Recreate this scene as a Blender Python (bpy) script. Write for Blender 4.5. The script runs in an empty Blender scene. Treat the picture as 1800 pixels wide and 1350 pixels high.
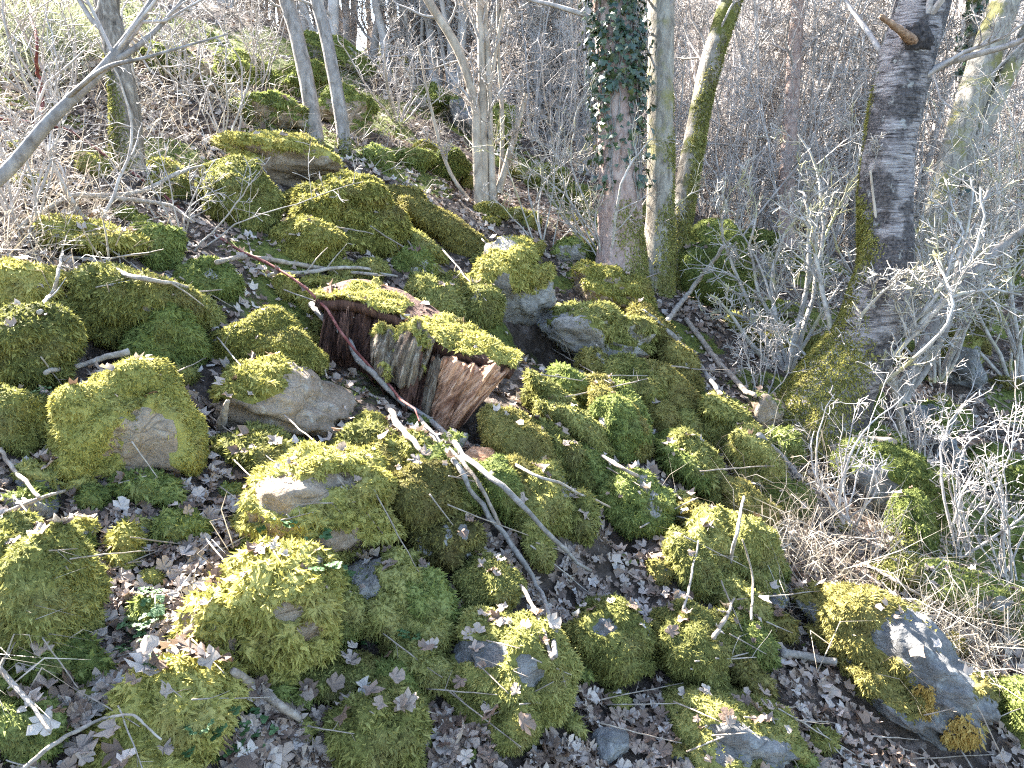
import bpy, math, random
import numpy as np
from mathutils import Vector
from mathutils.bvhtree import BVHTree

rng = np.random.default_rng(11)
scene = bpy.context.scene
COL = scene.collection
R_ = math.radians

# ------------------------------------------------------------------ camera, sky, sun, exposure
CAM = np.array([0.0, 0.0, 2.2])
PITCH = R_(15)
FPX = 1360.0                       # focal length in photo pixels (1800 wide)
cam_d = bpy.data.cameras.new('camera'); cam_o = bpy.data.objects.new('camera', cam_d); COL.objects.link(cam_o)
cam_o.location = CAM; cam_o.rotation_euler = (math.pi/2 - PITCH, 0, 0)
cam_d.sensor_width = 36; cam_d.lens = 36*FPX/1800; cam_d.clip_start = .05; cam_d.clip_end = 2000
scene.camera = cam_o
SUN = np.array([-0.66, 0.58, 0.0]); SUN /= np.linalg.norm(SUN)
SUN_EL = R_(38)
SUN = np.array([SUN[0]*math.cos(SUN_EL), SUN[1]*math.cos(SUN_EL), math.sin(SUN_EL)])
w = bpy.data.worlds.new('World'); scene.world = w; w.use_nodes = True
nt = w.node_tree; nt.nodes.clear()
sky = nt.nodes.new('ShaderNodeTexSky'); sky.sky_type = 'NISHITA'; sky.sun_disc = False
sky.sun_elevation = SUN_EL; sky.sun_rotation = math.atan2(SUN[0], SUN[1]); sky.air_density = 1.0; sky.dust_density = 1.5
bg = nt.nodes.new('ShaderNodeBackground'); bg.inputs[1].default_value = 0.07
wo = nt.nodes.new('ShaderNodeOutputWorld'); nt.links.new(sky.outputs[0], bg.inputs[0]); nt.links.new(bg.outputs[0], wo.inputs[0])
sl = bpy.data.lights.new('sun', 'SUN'); sl.energy = 5.0; sl.angle = R_(0.55); sl.color = (1, .96, .90)
so = bpy.data.objects.new('sun', sl); COL.objects.link(so)
so.rotation_euler = Vector(SUN).to_track_quat('Z', 'Y').to_euler(); so.location = (-8, 6, 12)
vs = scene.view_settings; vs.view_transform = 'Standard'; vs.look = 'None'; vs.exposure = 3.65; vs.gamma = 1
scene.cycles.use_denoising = False; scene.cycles.filter_width = 1.15
scene.cycles.max_bounces = 6; scene.cycles.diffuse_bounces = 3; scene.cycles.transmission_bounces = 3
scene.cycles.transparent_max_bounces = 4

FW = np.array([0, math.cos(PITCH), -math.sin(PITCH)]); UP = np.array([0, math.sin(PITCH), math.cos(PITCH)]); RT = np.array([1.0, 0, 0])

# ------------------------------------------------------------------ noise
def _h(ix, iy, iz, s):
    n = (ix.astype(np.uint32)*np.uint32(374761393) + iy.astype(np.uint32)*np.uint32(668265263)
         + iz.astype(np.uint32)*np.uint32(2246822519) + np.uint32((s*3266489917) & 0xffffffff))
    n = (n ^ (n >> np.uint32(13)))*np.uint32(1274126177)
    n = (n ^ (n >> np.uint32(16)))*np.uint32(2654435761)
    return ((n ^ (n >> np.uint32(15))) & np.uint32(0xffffff)).astype(np.float64)/float(0x7fffff) - 1
def noise(P, s=0):
    P = np.asarray(P, float); i = np.floor(P).astype(np.int64); f = P - i; f = f*f*f*(f*(f*6-15)+10)
    x, y, z = i[..., 0], i[..., 1], i[..., 2]; r = 0
    for a in (0, 1):
        wa = f[..., 0] if a else 1-f[..., 0]
        for b in (0, 1):
            wb = f[..., 1] if b else 1-f[..., 1]
            for c in (0, 1):
                wc = f[..., 2] if c else 1-f[..., 2]
                r = r + wa*wb*wc*_h(x+a, y+b, z+c, s)
    return r
def fbm(P, o=3, s=0):
    P = np.asarray(P, float); r = 0; a = 1.0; t = 0
    for k in range(o):
        r = r + a*noise(P*(2.03**k) + 17.3*k, s+k); t += a; a *= .5
    return r/t*1.4
def sstep(a, b, x):
    t = np.clip((x-a)/(b-a), 0, 1); return t*t*(3-2*t)
def sp(a, k): return np.logaddexp(0, a*k)/k
def nrm(v): return v/np.maximum(np.linalg.norm(v, axis=-1, keepdims=True), 1e-9)

# ------------------------------------------------------------------ terrain function and pixel rays
PITS = []
def height(x, y, pits=True):
    x = np.asarray(x, float); y = np.asarray(y, float)
    g = sstep(-.24, .04, x/(np.abs(y)+5))
    h = .27*(y - sp(y-10.8, 1.5)) - (.14+.12*g)*(sp(y-11.2, 1.0) - sp(y-18.5, 1.0)) + .55*g*(sp(y-19, .6) - sp(y-75, .3))
    xc = x + .9*sp(-x-9, 1.0) - .70*sp(x-4.2, 1.2)
    h = h - .40*xc
    P = np.stack([x, y, np.zeros_like(x)], -1)
    d = np.sqrt(x*x+y*y)
    h = h + .13*fbm(P*.75, 2, 3)*sstep(.5, 3, d) + .05*fbm(P*2.6, 2, 9)
    h = h + .8*sstep(14, 30, y)*fbm(P*.12, 2, 21)
    if pits:
        for (qx, qy, r, dp) in PITS:
            h = h - dp*np.exp(-((x-qx)**2+(y-qy)**2)/(r*r))
    return h
def ray(px, py):
    u = (px-900)/FPX; v = (py-675)/FPX
    return FW + u*RT - v*UP
def W(px, py, d): return CAM + d*ray(px, py)
_T = np.geomspace(.8, 140, 420)
def at(px, py, lift=0., pits=False):
    d = ray(px, py); P = CAM + _T[:, None]*d
    e = P[:, 2] - height(P[:, 0], P[:, 1], pits) - lift; below = e < 0
    if not below.any(): return P[-1]
    k = int(np.argmax(below))
    if k == 0: return P[0]
    f = e[k-1]/(e[k-1]-e[k]); return P[k-1]*(1-f)+P[k]*f
def depth(p): return float((np.asarray(p)-CAM) @ FW)
def project(P):
    q = P - CAM; z = q @ FW
    return 900 + FPX*(q @ RT)/z, 675 - FPX*(q @ UP)/z
PITPX = []
def in_pit(px, py, k=1.25): return any(((px-a)/(b_*k*1.2))**2+((py-c)/(b_*k))**2 < 1 for a, c, b_ in PITPX)
for (px, py, rp, dp) in [(190, 605, 60, .22), (425, 745, 40, .2), (955, 618, 45, .35), (700, 985, 30, .2), (815, 770, 35, .25),
                         (585, 1150, 28, .15), (1090, 935, 45, .2), (1330, 480, 30, .3), (410, 1215, 25, .12), (620, 620, 40, .25)]:
    q = at(px, py); PITS.append((q[0], q[1]+.10, rp*depth(q)/FPX*1.1, dp*1.5)); PITPX.append((px, py, rp))

# ------------------------------------------------------------------ mesh helpers
def mesh(name, V, F, mats, smooth=True, mi=None):
    V = np.ascontiguousarray(V, np.float32).reshape(-1, 3); F = np.ascontiguousarray(F, np.int32)
    me = bpy.data.meshes.new(name); k = F.shape[1]; n = len(F)
    me.vertices.add(len(V)); me.vertices.foreach_set('co', V.ravel())
    me.loops.add(n*k); me.loops.foreach_set('vertex_index', F.ravel())
    me.polygons.add(n); me.polygons.foreach_set('loop_start', np.arange(0, n*k, k, dtype=np.int32))
    if smooth: me.polygons.foreach_set('use_smooth', np.ones(n, dtype=bool))
    for m in (mats if isinstance(mats, (list, tuple)) else [mats]): me.materials.append(m)
    if mi is not None: me.polygons.foreach_set('material_index', np.asarray(mi, np.int32))
    me.update(calc_edges=True); me.validate()
    return me
def obj(name, me, parent=None, loc=(0, 0, 0)):
    o = bpy.data.objects.new(name, me); COL.objects.link(o); o.location = loc
    if parent is not None: o.parent = parent
    return o
def tag(o, label, cat, group=None, kind=None):
    o['label'] = label
    if cat: o['category'] = cat
    if group: o['group'] = group
    if kind: o['kind'] = kind
    return o
def empty(name, loc, label, cat, group=None):
    o = bpy.data.objects.new(name, None); COL.objects.link(o); o.location = loc; o.empty_display_size = .1
    return tag(o, label, cat, group)

_ico = {}
def ico(n):
    if n in _ico: return _ico[n]
    if n == 0:
        t = (1+5**.5)/2
        V = nrm(np.array([(-1,t,0),(1,t,0),(-1,-t,0),(1,-t,0),(0,-1,t),(0,1,t),(0,-1,-t),(0,1,-t),(t,0,-1),(t,0,1),(-t,0,-1),(-t,0,1)], float))
        F = np.array([(0,11,5),(0,5,1),(0,1,7),(0,7,10),(0,10,11),(1,5,9),(5,11,4),(11,10,2),(10,7,6),(7,1,8),(3,9,4),(3,4,2),(3,2,6),(3,6,8),(3,8,9),(4,9,5),(2,4,11),(6,2,10),(8,6,7),(9,8,1)])
    else:
        V0, F0 = ico(n-1)
        E = np.sort(np.concatenate([F0[:, [0, 1]], F0[:, [1, 2]], F0[:, [2, 0]]]), 1)
        U, inv = np.unique(E, axis=0, return_inverse=True); inv = inv.ravel()
        V = np.concatenate([V0, nrm(V0[U[:, 0]]+V0[U[:, 1]])])
        m = len(F0); b = len(V0); ab = inv[:m]+b; bc = inv[m:2*m]+b; ca = inv[2*m:]+b
        F = np.concatenate([np.stack([F0[:, 0], ab, ca], 1), np.stack([F0[:, 1], bc, ab], 1), np.stack([F0[:, 2], ca, bc], 1), np.stack([ab, bc, ca], 1)])
    _ico[n] = (V, F); return _ico[n]
def vnormals(V, F):
    n = np.cross(V[F[:, 1]]-V[F[:, 0]], V[F[:, 2]]-V[F[:, 0]]); N = np.zeros_like(V)
    for k in range(3): np.add.at(N, F[:, k], n)
    return nrm(N)
def tubes(P, Rr, k, cap=True):
    """P (N,n,3) paths, Rr (N,n) radii -> verts, quads, (ring normals)"""
    P = np.asarray(P, float); N, n, _ = P.shape; Rr = np.broadcast_to(Rr, (N, n))
    T = np.empty_like(P); T[:, 1:-1] = P[:, 2:]-P[:, :-2]; T[:, 0] = P[:, 1]-P[:, 0]; T[:, -1] = P[:, -1]-P[:, -2]; T = nrm(T)
    mean = nrm(P[:, -1]-P[:, 0]); ref = np.where(np.abs(mean[:, 2:3]) > .75, np.array([[1., 0, 0]]), np.array([[0, 0, 1.]]))
    A = nrm(np.cross(T, ref[:, None, :])); B = np.cross(T, A)
    th = np.arange(k)*2*math.pi/k
    D = A[:, :, None, :]*np.cos(th)[None, None, :, None] + B[:, :, None, :]*np.sin(th)[None, None, :, None]
    V = P[:, :, None, :] + D*Rr[:, :, None, None]
    i, j, a = np.meshgrid(np.arange(N), np.arange(n-1), np.arange(k), indexing='ij'); b = (a+1) % k
    idx = lambda j_, a_: i*n*k + j_*k + a_
    F = np.stack([idx(j, a), idx(j, b), idx(j+1, b), idx(j+1, a)], -1).reshape(-1, 4)
    return V.reshape(-1, 3), F, D.reshape(-1, 3)
def q2t(F): return np.concatenate([F[:, [0, 1, 2]], F[:, [0, 2, 3]]])
def cat(parts):
    Vs, Fs, o = [], [], 0
    for V, F in parts:
        Vs.append(V); Fs.append(F+o); o += len(V)
    return np.concatenate(Vs), np.concatenate(Fs)
def smooth_path(pts, n):
    pts = np.asarray(pts, float); m = len(pts)
    if m < 3:
        t = np.linspace(0, 1, n)[:, None]; return pts[0]*(1-t)+pts[-1]*t
    P = np.concatenate([[2*pts[0]-pts[1]], pts, [2*pts[-1]-pts[-2]]])
    t = np.linspace(0, m-1-1e-6, n); i = t.astype(int); f = (t-i)[:, None]
    p0, p1, p2, p3 = P[i], P[i+1], P[i+2], P[i+3]
    return .5*((2*p1)+(-p0+p2)*f+(2*p0-5*p1+4*p2-p3)*f**2+(-p0+3*p1-3*p2+p3)*f**3)

# ------------------------------------------------------------------ materials
class NT:
    def __init__(s, name):
        s.m = bpy.data.materials.new(name); s.m.use_nodes = True; s.t = s.m.node_tree; s.t.nodes.clear()
        s.out = s.n('ShaderNodeOutputMaterial')
    def n(s, typ, **kw):
        x = s.t.nodes.new(typ)
        for k, v in kw.items(): setattr(x, k, v)
        return x
    def l(s, a, b): s.t.links.new(a, b)
    def coords(s, scale=(1, 1, 1), rot=(0, 0, 0)):
        c = s.n('ShaderNodeTexCoord'); m = s.n('ShaderNodeMapping'); m.inputs['Scale'].default_value = scale; m.inputs['Rotation'].default_value = rot
        m.inputs['Rotation'].default_value = (0, 0, 0)
        if any(rot):
            r = s.n('ShaderNodeMapping'); r.inputs['Rotation'].default_value = rot; s.l(c.outputs['Object'], r.inputs[0]); s.l(r.outputs[0], m.inputs[0])
        else: s.l(c.outputs['Object'], m.inputs[0])
        return m.outputs[0]
    def noise(s, scale, detail=4, rough=.6, co=None, dist=0):
        x = s.n('ShaderNodeTexNoise'); x.inputs['Scale'].default_value = scale; x.inputs['Detail'].default_value = detail
        x.inputs['Roughness'].default_value = rough; x.inputs['Distortion'].default_value = dist
        s.l(co if co is not None else s.coords(), x.inputs['Vector']); return x.outputs['Fac']
    def ramp(s, fac, stops):
        r = s.n('ShaderNodeValToRGB'); e = r.color_ramp.elements
        while len(e) < len(stops): e.new(.5)
        for k, (p, c) in enumerate(stops):
            e[k].position = p; e[k].color = tuple(c)+(1,) if len(c) == 3 else c
        s.l(fac, r.inputs[0]); return r.outputs[0]
    def mix(s, fac, a, b, mode='MIX'):
        x = s.n('ShaderNodeMix', data_type='RGBA', blend_type=mode)
        for sock, v in ((x.inputs[0], fac), (x.inputs[6], a), (x.inputs[7], b)):
            if hasattr(v, 'is_output'): s.l(v, sock)
            else: sock.default_value = v if isinstance(v, (int, float)) else tuple(v)+(1,)
        return x.outputs[2]
    def math(s, op, a, b):
        x = s.n('ShaderNodeMath', operation=op)
        for k, v in ((0, a), (1, b)):
            if hasattr(v, 'is_output'): s.l(v, x.inputs[k])
            else: x.inputs[k].default_value = v
        return x.outputs[0]
    def finish(s, color, rough=.9, bump=None, bstr=.5, bdist=.02, trans=0, spec=.3):
        p = s.n('ShaderNodeBsdfPrincipled'); p.inputs['Roughness'].default_value = rough; p.inputs['Specular IOR Level'].default_value = spec
        if hasattr(color, 'is_output'): s.l(color, p.inputs['Base Color'])
        else: p.inputs['Base Color'].default_value = tuple(color)+(1,)
        if bump is not None:
            b = s.n('ShaderNodeBump'); b.inputs['Strength'].default_value = bstr; b.inputs['Distance'].default_value = bdist
            s.l(bump, b.inputs['Height']); s.l(b.outputs[0], p.inputs['Normal'])
        sh = p.outputs[0]
        if trans:
            tr = s.n('ShaderNodeBsdfTranslucent'); mx = s.n('ShaderNodeMixShader'); mx.inputs[0].default_value = trans
            if hasattr(color, 'is_output'): s.l(color, tr.inputs[0])
            else: tr.inputs[0].default_value = tuple(color)+(1,)
            s.l(sh, mx.inputs[1]); s.l(tr.outputs[0], mx.inputs[2]); sh = mx.outputs[0]
        s.l(sh, s.out.inputs['Surface']); return s.m
def island(m): return m.n('ShaderNodeNewGeometry').outputs['Random Per Island']

def moss_mat(name, lo, mid, hi, brown):
    m = NT(name); n = m.noise(9, 4, .65); f = m.math('ADD', m.math('MULTIPLY', n, .62), m.math('MULTIPLY', island(m), .50))
    ob = m.n('ShaderNodeObjectInfo').outputs['Random']; f = m.math('ADD', f, m.math('MULTIPLY', m.math('SUBTRACT', ob, .5), .22))
    c = m.ramp(f, [(.28, lo), (.55, mid), (.85, hi)])
    b = m.ramp(m.noise(4.2, 3, .6), [(.56, (0, 0, 0)), (.70, (1, 1, 1))])
    c = m.mix(m.math('MULTIPLY', b, .55), c, brown)
    return m.finish(c, .85, m.noise(160, 2), .6, .01, trans=.34, spec=.2)
MOSS = [moss_mat('moss_yellow', (.120, .116, .026), (.290, .272, .066), (.500, .450, .140), (.185, .140, .062)),
        moss_mat('moss_olive', (.095, .098, .026), (.222, .220, .060), (.405, .380, .125), (.155, .120, .055)),
        moss_mat('moss_green', (.076, .096, .024), (.175, .205, .052), (.315, .340, .105), (.135, .115, .046)),
        moss_mat('moss_brown', (.090, .080, .024), (.195, .172, .048), (.330, .288, .092), (.145, .100, .040)),
        moss_mat('moss_sun_spot', (.28, .17, .04), (.42, .28, .07), (.55, .40, .13), (.30, .19, .06))]  # last one has warm sunlight put into its golden colour
def rock_mat(name, a, b, c, lich):
    m = NT(name); n = m.noise(3.5, 6, .65); col = m.ramp(n, [(.3, a), (.5, b), (.7, c)])
    l = m.ramp(m.noise(14, 5, .7), [(.57, (0, 0, 0)), (.66, (1, 1, 1))]); col = m.mix(m.math('MULTIPLY', l, .6), col, lich)
    s = m.ramp(m.noise(60, 3, .7), [(.35, (.72, .72, .72)), (.6, (1.05, 1.05, 1.05))]); col = m.mix(1.0, col, s, 'MULTIPLY')
    hgt = m.math('ADD', m.noise(9, 6, .7), m.math('MULTIPLY', m.noise(45, 5, .75), .6))
    vo = m.n('ShaderNodeTexVoronoi', feature='DISTANCE_TO_EDGE'); vo.inputs['Scale'].default_value = 2.6
    wn = m.n('ShaderNodeVectorMath', operation='ADD'); nz = m.n('ShaderNodeTexNoise'); nz.inputs['Scale'].default_value = 4; m.l(m.coords(), nz.inputs['Vector'])
    m.l(m.coords((1, 1, 2.6)), wn.inputs[0]); m.l(nz.outputs['Color'], wn.inputs[1]); m.l(wn.outputs[0], vo.inputs['Vector'])
    crk = m.ramp(vo.outputs['Distance'], [(.0, (.25, .25, .25)), (.035, (1, 1, 1))]); col = m.mix(m.math('MULTIPLY', m.ramp(m.noise(2.2, 2), [(.45, (0, 0, 0)), (.62, (1, 1, 1))]), .55), col, m.mix(1.0, col, crk, 'MULTIPLY'))
    return m.finish(col, .85, m.math('ADD', hgt, m.math('MULTIPLY', crk, .12)), .9, .035)
ROCK = [rock_mat('stone_tan', (.16, .115, .078), (.29, .22, .155), (.40, .325, .245), (.40, .38, .32)),
        rock_mat('stone_grey', (.15, .132, .112), (.27, .245, .21), (.38, .355, .315), (.44, .43, .38)),
        rock_mat('stone_blue', (.092, .088, .082), (.18, .175, .166), (.275, .27, .255), (.38, .39, .36))]
def bark_mat(name, a, b, c, sc=(18, 18, 4), moss=None, bstr=.8):
    m = NT(name); co = m.coords(sc); n = m.noise(1, 6, .65, co, .6)
    col = m.ramp(n, [(.32, a), (.5, b), (.68, c)])
    if moss:
        k = m.ramp(m.noise(3.2, 4, .6), [(.52, (0, 0, 0)), (.62, (1, 1, 1))]); col = m.mix(k, col, moss)
    return m.finish(col, .9, n, bstr, .02)
BARK_F = bark_mat('bark_furrowed', (.055, .044, .033), (.19, .155, .12), (.36, .31, .25), (34, 34, 7), bstr=1.0)
BARK_G = bark_mat('bark_grey_smooth', (.11, .095, .08), (.215, .19, .168), (.33, .30, .27), (22, 22, 10), bstr=.6)
BARK_H = bark_mat('bark_hazel', (.19, .15, .11), (.34, .28, .21), (.45, .39, .31), (10, 10, 4), bstr=.3)
BARK_R = bark_mat('bark_reddish', (.20, .13, .10), (.32, .23, .19), (.42, .34, .29), (20, 20, 6))
BARK_M = bark_mat('bark_mossy', (.10, .085, .065), (.22, .19, .15), (.36, .33, .28), (28, 28, 6), (.10, .105, .02))
BARK_L = bark_mat('bark_lichen', (.13, .11, .085), (.25, .22, .175), (.37, .34, .27), (24, 24, 6), (.20, .18, .07))
TWIG = bark_mat('twig_pale', (.19, .165, .145), (.33, .295, .265), (.47, .435, .40), (14, 14, 14), bstr=.3)
TWIG_L = bark_mat('twig_lichen', (.19, .165, .14), (.35, .32, .28), (.52, .485, .435), (14, 14, 14), (.36, .33, .17), bstr=.3)
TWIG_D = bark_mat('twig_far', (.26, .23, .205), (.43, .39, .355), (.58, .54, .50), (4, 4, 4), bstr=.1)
STICK = bark_mat('stick_wood', (.13, .10, .075), (.25, .205, .16), (.37, .32, .26), (30, 30, 30), bstr=.4)
STICK_P = bark_mat('stick_bleached', (.17, .14, .11), (.29, .25, .205), (.42, .375, .32), (30, 30, 30), bstr=.3)
STICK_G = bark_mat('stick_grey_bark', (.12, .105, .09), (.21, .19, .165), (.32, .29, .26), (40, 40, 40), bstr=.4)
CANE = bark_mat('bramble_red', (.085, .025, .020), (.15, .045, .038), (.24, .11, .09), (20, 20, 20), bstr=.2)
def cherry():
    m = NT('bark_cherry'); co = m.coords((7, 7, 55)); n = m.noise(1, 5, .7, co, .3)
    col = m.ramp(n, [(.38, (.04, .033, .030)), (.46, (.24, .205, .19)), (.6, (.40, .36, .335)), (.75, (.55, .52, .49))])
    d = m.ramp(m.noise(2.3, 4, .6), [(.50, (0, 0, 0)), (.545, (1, 1, 1))]); col = m.mix(m.math('MULTIPLY', d, .85), col, m.ramp(m.noise(50, 4), [(.4, (.02, .017, .016)), (.65, (.14, .12, .11))]))
    lc = m.ramp(m.noise(11, 4, .7), [(.60, (0, 0, 0)), (.66, (1, 1, 1))]); col = m.mix(m.math('MULTIPLY', lc, .7), col, (.44, .43, .38))
    return m.finish(col, .75, m.math('ADD', n, m.math('MULTIPLY', m.noise(30, 5, .7), .8)), 1.0, .035)
CHERRY = cherry()
STUB = bark_mat('stub_wood', (.10, .055, .03), (.27, .165, .10), (.42, .29, .19), (40, 40, 40), bstr=.8)
STUBD = bark_mat('knot_bark', (.012, .010, .009), (.04, .033, .03), (.09, .075, .065), (30, 30, 30), bstr=1.0)
def wood(name, a, b, c, rot):
    m = NT(name); co = m.coords((42, 42, 4), rot); n = m.noise(1, 6, .65, co, .8); col = m.ramp(n, [(.30, a), (.5, b), (.70, c)])
    k = m.ramp(m.noise(5, 4, .6, m.coords((2.2, 2.2, .5), rot)), [(.46, (1, 1, 1)), (.66, (.34, .27, .24))]); col = m.mix(1, col, k, 'MULTIPLY')
    return m.finish(col, .85, n, 1.0, .03)
WOOD_D = wood('wood_rotten_red', (.030, .015, .010), (.095, .045, .030), (.20, .108, .072), (0, 0, 0))
WOOD_T = wood('wood_tan', (.14, .055, .030), (.58, .31, .17), (.78, .54, .37), (0, R_(-50), 0))
WOOD_L = wood('wood_lichened', (.055, .036, .024), (.20, .15, .10), (.46, .41, .31), (0, R_(-15), 0))
def leaf_mat(name, cols, tr=.15):
    m = NT(name); ob = m.n('ShaderNodeObjectInfo').outputs['Random']; f = m.math('FRACT', m.math('ADD', island(m), ob), 0.0)
    f = m.math('ADD', m.math('MULTIPLY', f, .80), m.math('MULTIPLY', m.noise(30, 3), .30))
    return m.finish(m.ramp(f, cols), .6, m.noise(90, 2), .3, .01, trans=tr, spec=.4)
LEAF = leaf_mat('dead_leaf', [(.1, (.085, .050, .032)), (.35, (.195, .133, .094)), (.6, (.295, .222, .168)), (.85, (.40, .33, .27)), (1.0, (.54, .48, .42))])
GRASS = leaf_mat('dry_grass_blade', [(.1, (.15, .12, .09)), (.5, (.27, .23, .18)), (.95, (.45, .40, .33))], .2)
GRASSG = leaf_mat('green_grass_blade', [(.1, (.16, .18, .09)), (.5, (.29, .30, .17)), (.95, (.46, .45, .31))], .25)
HERB = leaf_mat('herb_leaf', [(.1, (.035, .075, .022)), (.5, (.055, .115, .035)), (.95, (.09, .165, .06))], .25)
def ivy_mat():
    m = NT('ivy_leaf'); c = m.ramp(island(m), [(.1, (.016, .036, .018)), (.6, (.032, .062, .026)), (.95, (.075, .095, .032))])
    return m.finish(c, .32, m.noise(60, 2), .3, .01, trans=.08, spec=.6)
IVY = ivy_mat()
def ground_mat():
    m = NT('forest_soil'); v = m.n('ShaderNodeTexVoronoi'); v.inputs['Scale'].default_value = 22; v.inputs['Randomness'].default_value = 1
    m.l(m.coords(), v.inputs['Vector']); bw = m.n('ShaderNodeRGBToBW'); m.l(v.outputs['Color'], bw.inputs[0])
    lit = m.ramp(bw.outputs[0], [(.1, (.032, .022, .016)), (.4, (.08, .058, .044)), (.65, (.145, .11, .088)), (.9, (.23, .185, .155))])
    soil = m.ramp(m.noise(40, 5, .7), [(.3, (.022, .016, .011)), (.7, (.085, .06, .042))])
    col = m.mix(m.ramp(m.noise(7, 4), [(.40, (0, 0, 0)), (.60, (1, 1, 1))]), soil, lit)
    a = m.n('ShaderNodeAttribute'); a.attribute_name = 'moss'
    mc = m.ramp(m.noise(30, 4, .7), [(.3, (.055, .07, .014)), (.6, (.13, .145, .025)), (.8, (.20, .205, .045))])
    f = m.ramp(m.math('ADD', a.outputs['Fac'], m.math('MULTIPLY', m.noise(18, 4), .5)), [(.68, (0, 0, 0)), (.85, (1, 1, 1))])
    col = m.mix(f, col, mc)
    return m.finish(col, .95, m.math('ADD', m.noise(60, 4, .7), v.outputs['Distance']), .8, .03)
GROUND = ground_mat()

# ------------------------------------------------------------------ ground sheet
def ground_moss_mask(x, y):
    P = np.stack([x, y, np.zeros_like(x)], -1); d = np.hypot(x, y)
    return sstep(.05, .5, fbm(P*1.5, 3, 41)+.06) * sstep(13, 9, d) * (.25+.75*sstep(2.6, 5.5, d))
az = np.concatenate([np.arange(-50, 50, .42), np.arange(50, 310, 5.2)]); az = R_(1)*az
rr = np.concatenate([[.05], np.geomspace(.5, 16, 200), np.geomspace(16.5, 160, 60)])
A_, RR = np.meshgrid(az, rr); GX = RR*np.sin(A_); GY = RR*np.cos(A_); GZ = height(GX, GY)
na, nr = len(az), len(rr); GV = np.stack([GX, GY, GZ], -1).reshape(-1, 3)
i, j = np.meshgrid(np.arange(nr-1), np.arange(na), indexing='ij'); j2 = (j+1) % na
GF = np.stack([i*na+j, (i+1)*na+j, (i+1)*na+j2, i*na+j2], -1).reshape(-1, 4)[:, ::-1]
gm = mesh('ground', GV, GF, GROUND); at_ = gm.attributes.new('moss', 'FLOAT', 'POINT')
at_.data.foreach_set('value', ground_moss_mask(GX.ravel(), GY.ravel()).astype(np.float32))
g_o = obj('ground', gm); g_o['kind'] = 'structure'

# ------------------------------------------------------------------ moss coats
TRI = [0]
def fronds(P, N, d, spread=.55, hang=.55, size=1.0):
    n = len(P); L = (.0105+.0023*d)*size*rng.uniform(.55, 1.5, n); wd = L*rng.uniform(.17, .30, n)
    g = np.array([0, 0, -1.0]); gt = g - N*(N @ g)[:, None]
    D = nrm(N*rng.uniform(.05, .60, n)[:, None] + gt*hang*rng.uniform(.3, 1.3, n)[:, None] + rng.normal(0, spread, (n, 3)))
    S = nrm(np.cross(D, N + rng.normal(0, .35, (n, 3))))
    b = P - N*.002 + N*(L*.08)[:, None]; tip = b + D*L[:, None] + g*(L*.22)[:, None]
    V = np.stack([b+S*wd[:, None], tip, b-S*wd[:, None]], 1).reshape(-1, 3)
    F = np.arange(n*3).reshape(n, 3)
    return V, F
def sample_tris(V, F, N, dens_fn):
    a = V[F[:, 0]]; b = V[F[:, 1]]; c = V[F[:, 2]]
    area = np.linalg.norm(np.cross(b-a, c-a), axis=1)/2
    cnt = rng.poisson(area*dens_fn((a+b+c)/3))
    k = np.repeat(np.arange(len(F)), cnt); r1 = np.sqrt(rng.random(len(k))); r2 = rng.random(len(k))
    w0, w1, w2 = 1-r1, r1*(1-r2), r1*r2
    P = a[k]*w0[:, None]+b[k]*w1[:, None]+c[k]*w2[:, None]
    return P, nrm(N[F[k, 0]]*w0[:, None]+N[F[k, 1]]*w1[:, None]+N[F[k, 2]]*w2[:, None])
def moss_coat(parent, V, F, N, score, mat, th=.03, hang=.55, size=1.0, cover=1.75, seed=0, offset=None):
    """V in world coordinates; returns the moss child (mesh local to offset)."""
    d0 = float(np.mean((V-CAM) @ FW)); keep = (score[F] > -.05).any(1) & ((V[F, 2]-height(V[F, 0], V[F, 1])) > -.05).any(1)
    if keep.sum() < 4: return None
    Fk = F[keep]; used, inv = np.unique(Fk, return_inverse=True); Fk = inv.reshape(-1, 3)
    Vs = V[used]; Ns = N[used]; sc = score[used]
    lump = .70+.75*fbm(Vs*8, 2, seed+5)+.35*fbm(Vs*25, 2, seed+8)
    dsp = th*sstep(-.02, .30, sc)*lump - .004*(sc < .0)
    Vs = Vs + Ns*dsp[:, None]; Ns2 = vnormals(Vs, Fk)
    Ns2 = np.where((Ns2*Ns).sum(1, keepdims=True) < 0, -Ns2, Ns2)
    L = (.0105+.0023*d0)*size
    def dens(c):
        to = nrm(CAM-c); return np.full(len(c), cover/(L*L*.20))
    Fm = Fk[(sc[Fk] > .02).all(1)]
    fc = Vs[Fm].mean(1); fn = Ns2[Fm].mean(1); face = (fn*nrm(CAM-fc)).sum(1)
    Fm = Fm[(face > -.3) & (fc[:, 2] > height(fc[:, 0], fc[:, 1])-.03)]
    parts = [(Vs, Fk)]
    if len(Fm):
        P, PN = sample_tris(Vs, Fm, Ns2, dens)
        if len(P): parts.append(fronds(P, PN, d0, hang=hang, size=size))
    MV, MF = cat(parts); TRI[0] += len(MF)
    off = np.zeros(3) if offset is None else offset
    o = obj('moss', mesh('moss', MV-off, MF, mat), parent); o['kind'] = 'stuff'
    return o

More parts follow.
